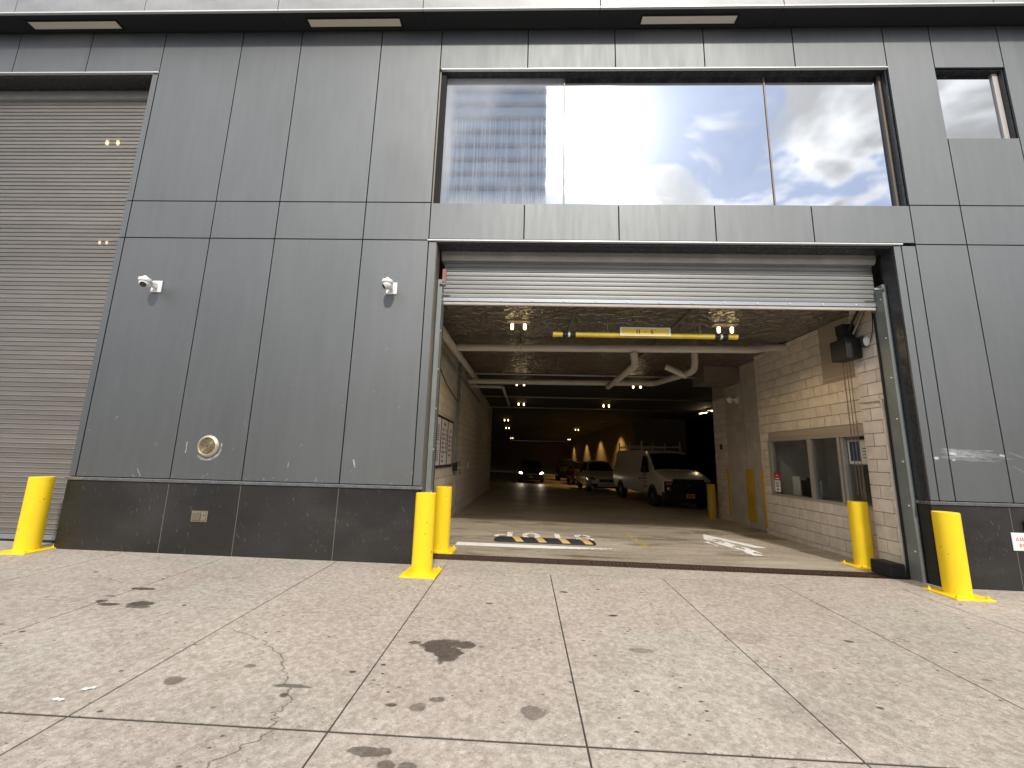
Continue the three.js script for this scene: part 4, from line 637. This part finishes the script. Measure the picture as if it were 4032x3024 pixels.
const quad = (pts, t = 0.006) => { // thin curved-free plate from four corners (counter-clockwise from outside)
  const v = pts.map((p) => new THREE.Vector3(...p)), n = v[1].clone().sub(v[0]).cross(v[3].clone().sub(v[0])).normalize(), P = [], I = [];
  for (const q of v) P.push(...q.clone().addScaledVector(n, t).toArray()); for (const q of v) P.push(...q.clone().addScaledVector(n, -0.02).toArray());
  I.push(0, 1, 2, 0, 2, 3); for (let i = 0; i < 4; i++) { const j = (i + 1) % 4; I.push(i, i + 4, j, j, i + 4, j + 4); }
  const g = new THREE.BufferGeometry(); g.setAttribute('position', new THREE.Float32BufferAttribute(P, 3)); g.setAttribute('uv', new THREE.Float32BufferAttribute(new Float32Array(16), 2)); g.setIndex(I); const q = g.toNonIndexed(); q.computeVertexNormals(); return wuv(q);
};
const glassDark = new THREE.MeshPhysicalMaterial({ color: lin(0.006, 0.007, 0.008), roughness: 0.06, clearcoat: 1, clearcoatRoughness: 0.03 });
const chrome = std([0.62, 0.62, 0.62], 0.15, 1), plastic = std([0.012, 0.012, 0.013], 0.55);
function wheel(t, x, z, r, w, s) {
  const g = new THREE.Group(); g.name = 'wheel'; g.position.set(x, r, z); t.add(g);
  part(g, 'tyre', wuv(new THREE.LatheGeometry([[r * 0.62, -w / 2], [r * 0.9, -w / 2], [r, -w * 0.36], [r, w * 0.36], [r * 0.9, w / 2], [r * 0.62, w / 2], [r * 0.6, 0]].map((p) => new THREE.Vector2(...p)), 28).rotateZ(Math.PI / 2)), M.rubber);
  part(g, 'rim', [wuv(cyl(r * 0.63, w * 0.5, 0, 0, 0, 24).rotateZ(Math.PI / 2).translate(s * w * 0.12, 0, 0)), wuv(cyl(r * 0.22, 0.04, 0, 0, 0, 14).rotateZ(Math.PI / 2).translate(s * w * 0.40, 0, 0)), ...[0, 1, 2, 3, 4].map((k) => bx(s * w * 0.36 - 0.015, s * w * 0.36 + 0.015, r * 0.15, r * 0.6, -r * 0.09, r * 0.09).rotateX(k * Math.PI * 0.4))], std([0.42, 0.42, 0.43], 0.28, 0.9));
}
{
  const t = thing('cargo_van', 'white cargo van with black grille and roof rack parked at the right', 'van', [5.93, -0.19, -10.55]); t.rotation.y = 0.12;
  const paint = new THREE.MeshPhysicalMaterial({ color: lin(0.66, 0.63, 0.56), roughness: 0.4, clearcoat: 0.7, clearcoatRoughness: 0.15 });
  const S = (z, w, ws, belt, wr, top, bot = 0.42) => ({ z, p: [[w * 0.9, bot], [w * 0.985, bot + 0.06], [w, bot + 0.25], [w, Math.min(0.95, belt - 0.12)], [ws, belt], [wr + 0.03, (belt + top) / 2 + 0.02 * 0], [wr, top - 0.1], [wr - 0.07, top - 0.025], [wr * 0.5, top], [0, top + 0.012]] });
  const secs = [
    S(0.86, 0.90, 0.88, 0.95, 0.80, 1.06), S(0.80, 0.96, 0.94, 0.98, 0.86, 1.09), S(0.45, 1.0, 0.97, 1.10, 0.90, 1.22), S(0.08, 1.0, 0.98, 1.22, 0.93, 1.33), S(-0.02, 1.0, 0.98, 1.22, 0.92, 1.36),
    S(-0.72, 1.0, 0.985, 1.24, 0.83, 2.02), S(-0.95, 1.0, 0.985, 1.24, 0.83, 2.12), S(-1.6, 1.0, 0.985, 1.24, 0.84, 2.17), S(-4.3, 1.0, 0.985, 1.24, 0.84, 2.17), S(-4.55, 0.97, 0.95, 1.24, 0.80, 2.1),
  ].reverse();
  part(t, 'body', loft(secs), paint);
  part(t, 'windshield', topSheet(secs, -0.05, -0.70, 0.86, 0.775, 0.012), glassDark);
  for (const s of [-1, 1]) {
    const w = s < 0 ? [[-0.985, 1.25, -1.12], [-0.985, 1.25, -0.32], [-0.875, 1.86, -0.76], [-0.862, 1.93, -1.1]] : [[0.985, 1.25, -0.32], [0.985, 1.25, -1.12], [0.862, 1.93, -1.1], [0.875, 1.86, -0.76]];
    part(t, 'side_window', quad(w, 0.014), glassDark);
    const m = part(t, 'mirror', rb(-0.08, 0.08, -0.15, 0.15, -0.05, 0.05, 0.03, 2), plastic); m.position.set(s * 1.13, 1.38, -0.42); part(m, 'mirror_arm', bx(s < 0 ? 0.05 : -0.16, s < 0 ? 0.16 : -0.05, -0.06, -0.02, -0.02, 0.02), plastic);
    part(t, 'wheel_arch', [wuv(cyl(0.42, 0.03, 0, 0, 0, 28).rotateZ(Math.PI / 2).translate(s * 0.995, 0.40, 0)), wuv(cyl(0.40, 0.03, 0, 0, 0, 28).rotateZ(Math.PI / 2).translate(s * 0.995, 0.40, -3.5))], plastic);
    wheel(t, s * 0.9, 0, 0.37, 0.24, s); wheel(t, s * 0.9, -3.5, 0.37, 0.24, s);
    const h = part(t, 'headlight', rb(-0.17, 0.17, -0.19, 0.19, -0.03, 0.03, 0.02, 2), plastic); h.position.set(s * 0.76, 0.79, 0.875);
    part(h, 'turn_signal', rb(-0.12, 0.11, 0.07, 0.15, 0.02, 0.045, 0.01, 1), std([0.55, 0.14, 0.02], 0.3)); part(h, 'lamp', wuv(new THREE.SphereGeometry(0.085, 18, 10).scale(1, 1, 0.35).translate(0, -0.07, 0.03)), std([0.6, 0.62, 0.6], 0.15, 0.8));
    part(t, 'door_handle', rb(-0.012, 0.012, -0.03, 0.03, -0.07, 0.07, 0.005, 1), plastic).position.set(s * 1.002, 0.98, -1.2);
  }
  part(t, 'grille', [rb(-0.60, 0.60, 0.60, 1.07, 0.80, 0.91, 0.03, 2), rb(-0.56, 0.56, 0.66, 0.72, 0.88, 0.925, 0.01, 1), rb(-0.56, 0.56, 0.78, 0.84, 0.88, 0.925, 0.01, 1), rb(-0.56, 0.56, 0.92, 0.98, 0.88, 0.925, 0.01, 1)], plastic);
  part(t, 'badge', wuv(new THREE.SphereGeometry(0.06, 16, 8).scale(1.5, 0.6, 0.3).translate(0, 0.84, 0.93)), std([0.3, 0.33, 0.4], 0.2, 0.8));
  part(t, 'bumper', [rb(-0.98, 0.98, 0.34, 0.60, 0.72, 0.98, 0.05, 3), rb(-0.8, 0.8, 0.2, 0.36, 0.6, 0.85, 0.03, 2)], plastic);
  part(t, 'licence_plate', rb(-0.16, 0.16, 0.40, 0.55, 0.978, 0.99, 0.004, 1), std([0.62, 0.26, 0.03], 0.5)); part(t, 'plate_marks', [0, 1, 2, 3, 4].map((k) => bx(-0.10 + k * 0.042, -0.075 + k * 0.042, 0.445, 0.515, 0.988, 0.9925)), std([0.05, 0.04, 0.06], 0.6));
  part(t, 'roof_rack', [...[-1.3, -2.7, -4.0].flatMap((z) => [bx(-0.86, 0.86, 2.27, 2.305, z - 0.02, z + 0.02), bx(-0.86, -0.82, 2.05, 2.52, z - 0.02, z + 0.02), bx(0.82, 0.86, 2.05, 2.52, z - 0.02, z + 0.02)]), bx(-0.85, -0.82, 2.31, 2.34, -4.0, -1.3), bx(0.82, 0.85, 2.31, 2.34, -4.0, -1.3)], std([0.6, 0.57, 0.5], 0.5));
  part(t, 'side_lettering', [[0.06, 6, 1.12], [0.07, 8, 0.98], [0.06, 6, 0.86], [0.15, 3, 0.66]].flatMap(([h, n, y], r) => Array.from({ length: n }, (_, k) => bx(-1.006, -0.99, y, y + h * (0.6 + 0.4 * hash(k, r, 2)), -0.58 - k * (r === 3 ? 0.1 : 0.055), -0.545 - k * (r === 3 ? 0.1 : 0.055)))), std([0.16, 0.14, 0.12], 0.6));
}
function car(name, label, pos, turn, paint, opt = {}) {
  const t = thing(name, label, 'car', pos, opt.group); t.rotation.y = turn; const k = opt.h ?? 1;
  const S = (z, w, belt, wr, top, bot = 0.26) => ({ z, p: [[w * 0.86, bot], [w * 0.97, bot + 0.06], [w, 0.5], [w * 0.995, Math.min(0.75, belt - 0.06)], [w * 0.95, belt], [wr + (w * 0.95 - wr) * 0.45, belt + (top - belt) * 0.5], [wr, top - 0.06], [wr * 0.85, top - 0.012], [wr * 0.45, top], [0, top + 0.006]].map(([x, y]) => [x, y * k]) });
  const secs = [S(0.92, 0.62, 0.70, 0.52, 0.78, 0.34), S(0.84, 0.82, 0.76, 0.66, 0.87, 0.28), S(0.62, 0.95, 0.84, 0.78, 0.97), S(0.1, 0.98, 0.93, 0.84, 1.06), S(-0.42, 0.98, 0.97, 0.84, 1.13), S(-1.3, 0.98, 1.0, 0.64, 1.66), S(-1.75, 0.98, 1.0, 0.63, 1.73), S(-2.6, 0.98, 1.02, 0.62, 1.70), S(-3.6, 0.97, 1.05, 0.64, 1.22), S(-3.85, 0.88, 0.95, 0.6, 1.1)].reverse();
  part(t, 'body', loft(secs), paint);
  part(t, 'windshield', topSheet(secs, -0.46, -1.25, 0.77, 0.6, 0.012), glassDark);
  for (const s of [-1, 1]) {
    const w = [[s * 0.94, 1.02 * k, -1.15], [s * 0.94, 1.04 * k, -2.5], [s * 0.665, 1.6 * k, -2.3], [s * 0.675, 1.58 * k, -1.4]]; part(t, 'side_window', quad(s < 0 ? [w[1], w[0], w[3], w[2]] : w, 0.02), glassDark);
    wheel(t, s * 0.86, 0, 0.36, 0.24, s); wheel(t, s * 0.86, -2.9, 0.36, 0.24, s);
    part(t, 'mirror', rb(-0.1, 0.1, -0.06, 0.07, -0.05, 0.06, 0.03, 2), paint).position.set(s * 1.0, 1.08 * k, -0.7);
    const h = part(t, 'headlight', wuv(new THREE.SphereGeometry(1, 18, 12).scale(0.2, 0.085, 0.12).rotateZ(s * 0.3).rotateY(s * 0.5)), opt.lit ? M.headGlow : std([0.12, 0.12, 0.13], 0.12, 0.6)); h.position.set(s * 0.74, 0.74 * k, 0.76);
    part(t, 'intake', wuv(new THREE.SphereGeometry(1, 14, 10).scale(0.2, 0.09, 0.08).rotateY(s * 0.35)), plastic).position.set(s * 0.68, 0.42 * k, 0.84);
    if (opt.lit) { const l = new THREE.SpotLight(lin(1, 0.85, 0.6), 1.6, 0, 0.5, 0.8, 2); l.position.set(s * 0.74, 0.74 * k, 0.95); l.target.position.set(s * 0.74, 0.1, 4); l.castShadow = true; t.add(l, l.target); }
  }
  part(t, 'grille', [rb(-0.47, 0.47, 0.56 * k, 0.76 * k, 0.74, 0.93, 0.06, 3)], plastic); part(t, 'grille_bar', bx(-0.44, 0.44, 0.655 * k, 0.675 * k, 0.92, 0.94), chrome);
  part(t, 'badge', merge([new THREE.TorusGeometry(0.07, 0.008, 8, 28).translate(0, 0.665 * k, 0.945), ...[0, 1, 2].map((i) => new THREE.BoxGeometry(0.012, 0.07, 0.01).translate(0, 0.033, 0).rotateZ(i * 2.094).translate(0, 0.665 * k, 0.945))].map((g) => wuv(g))), chrome);
  part(t, 'bumper_skirt', rb(-0.75, 0.75, 0.24 * k, 0.36 * k, 0.70, 0.90, 0.04, 2), plastic);
  part(t, 'licence_plate', rb(-0.16, 0.16, 0.40 * k, 0.52 * k, 0.93, 0.95, 0.004, 1), std([0.6, 0.6, 0.58], 0.5));
  return t;
}
M.headGlow = new THREE.MeshStandardMaterial({ color: lin(0.9, 0.85, 0.7), emissive: lin(1, 0.82, 0.5), emissiveIntensity: 10 });
const pw = (c) => new THREE.MeshPhysicalMaterial({ color: lin(...c), roughness: 0.35, clearcoat: 1, clearcoatRoughness: 0.06 });
car('parked_suv', 'white coupe suv parked behind the van', [4.62, gy(4.6, -18.6), -18.6], 0.04, pw([0.7, 0.66, 0.58]));
car('parked_car', 'dark red car parked behind the white suv', [4.6, gy(4.6, -26), -26], 0.02, pw([0.05, 0.008, 0.008]));
car('parked_suv', 'tall black suv parked farthest back in the row', [4.1, gy(4.1, -33), -33], 0, pw([0.012, 0.012, 0.014]), { h: 1.12 });
car('driving_car', 'dark car with lit headlights coming up the driveway', [0.56, gy(0.55, -27), -27], 0, pw([0.01, 0.01, 0.012]), { lit: true });

// ------------------------------------------------------------------ across the street (seen mirrored in glass and cladding)
{
  const t = thing('glass_tower', 'tall blue glass tower across the street, mirrored in the window', 'tower', [-16, -0.2, 96]);
  part(t, 'shaft', bx(-20, 19.9, 0, 128, -10, 10), std([0.34, 0.45, 0.60], 0.3, 0.35)); for (let k = 0; k < 31; k++) part(t, 'floor_band', bx(-20.2, 20.05, 3 + k * 4, 4.1 + k * 4, -10.2, 10.2), std([0.30, 0.33, 0.38], 0.6));
  const specs = [[-40, 20, 8.2, [0.24, 0.13, 0.09], 'red brick warehouse'], [-19.5, 16, 7.2, [0.30, 0.27, 0.23], 'tan low warehouse'], [-3, 17, 8.0, [0.16, 0.15, 0.15], 'dark grey workshop'], [14.5, 22, 8.8, [0.26, 0.17, 0.12], 'brown brick building'], [37, 18, 8, [0.3, 0.29, 0.28], 'pale concrete building']];
  for (const [x, w, h, c, l] of specs) {
    const b = thing('street_building', `${l} across the street`, 'building', [x, -0.1, 21.1], 'buildings across the street');
    part(b, 'wall', bx(0, w, 0, h, 0, 12), std(c, 0.9, 0, { map: soft })); part(b, 'parapet', bx(-0.1, w + 0.1, h + 0.002, h + 0.35, -0.15, 12.1), M.conc);
    const n = Math.floor(w / 3.2); for (let i = 0; i < n; i++) for (let r = 0; r < 2; r++) part(b, 'window', bx(1 + i * 3.2, 2.9 + i * 3.2, 0.9 + r * 2.2, 2.3 + r * 2.2, -0.05, 0.05), glassDark);
  }
}
renderer.render(scene, camera);
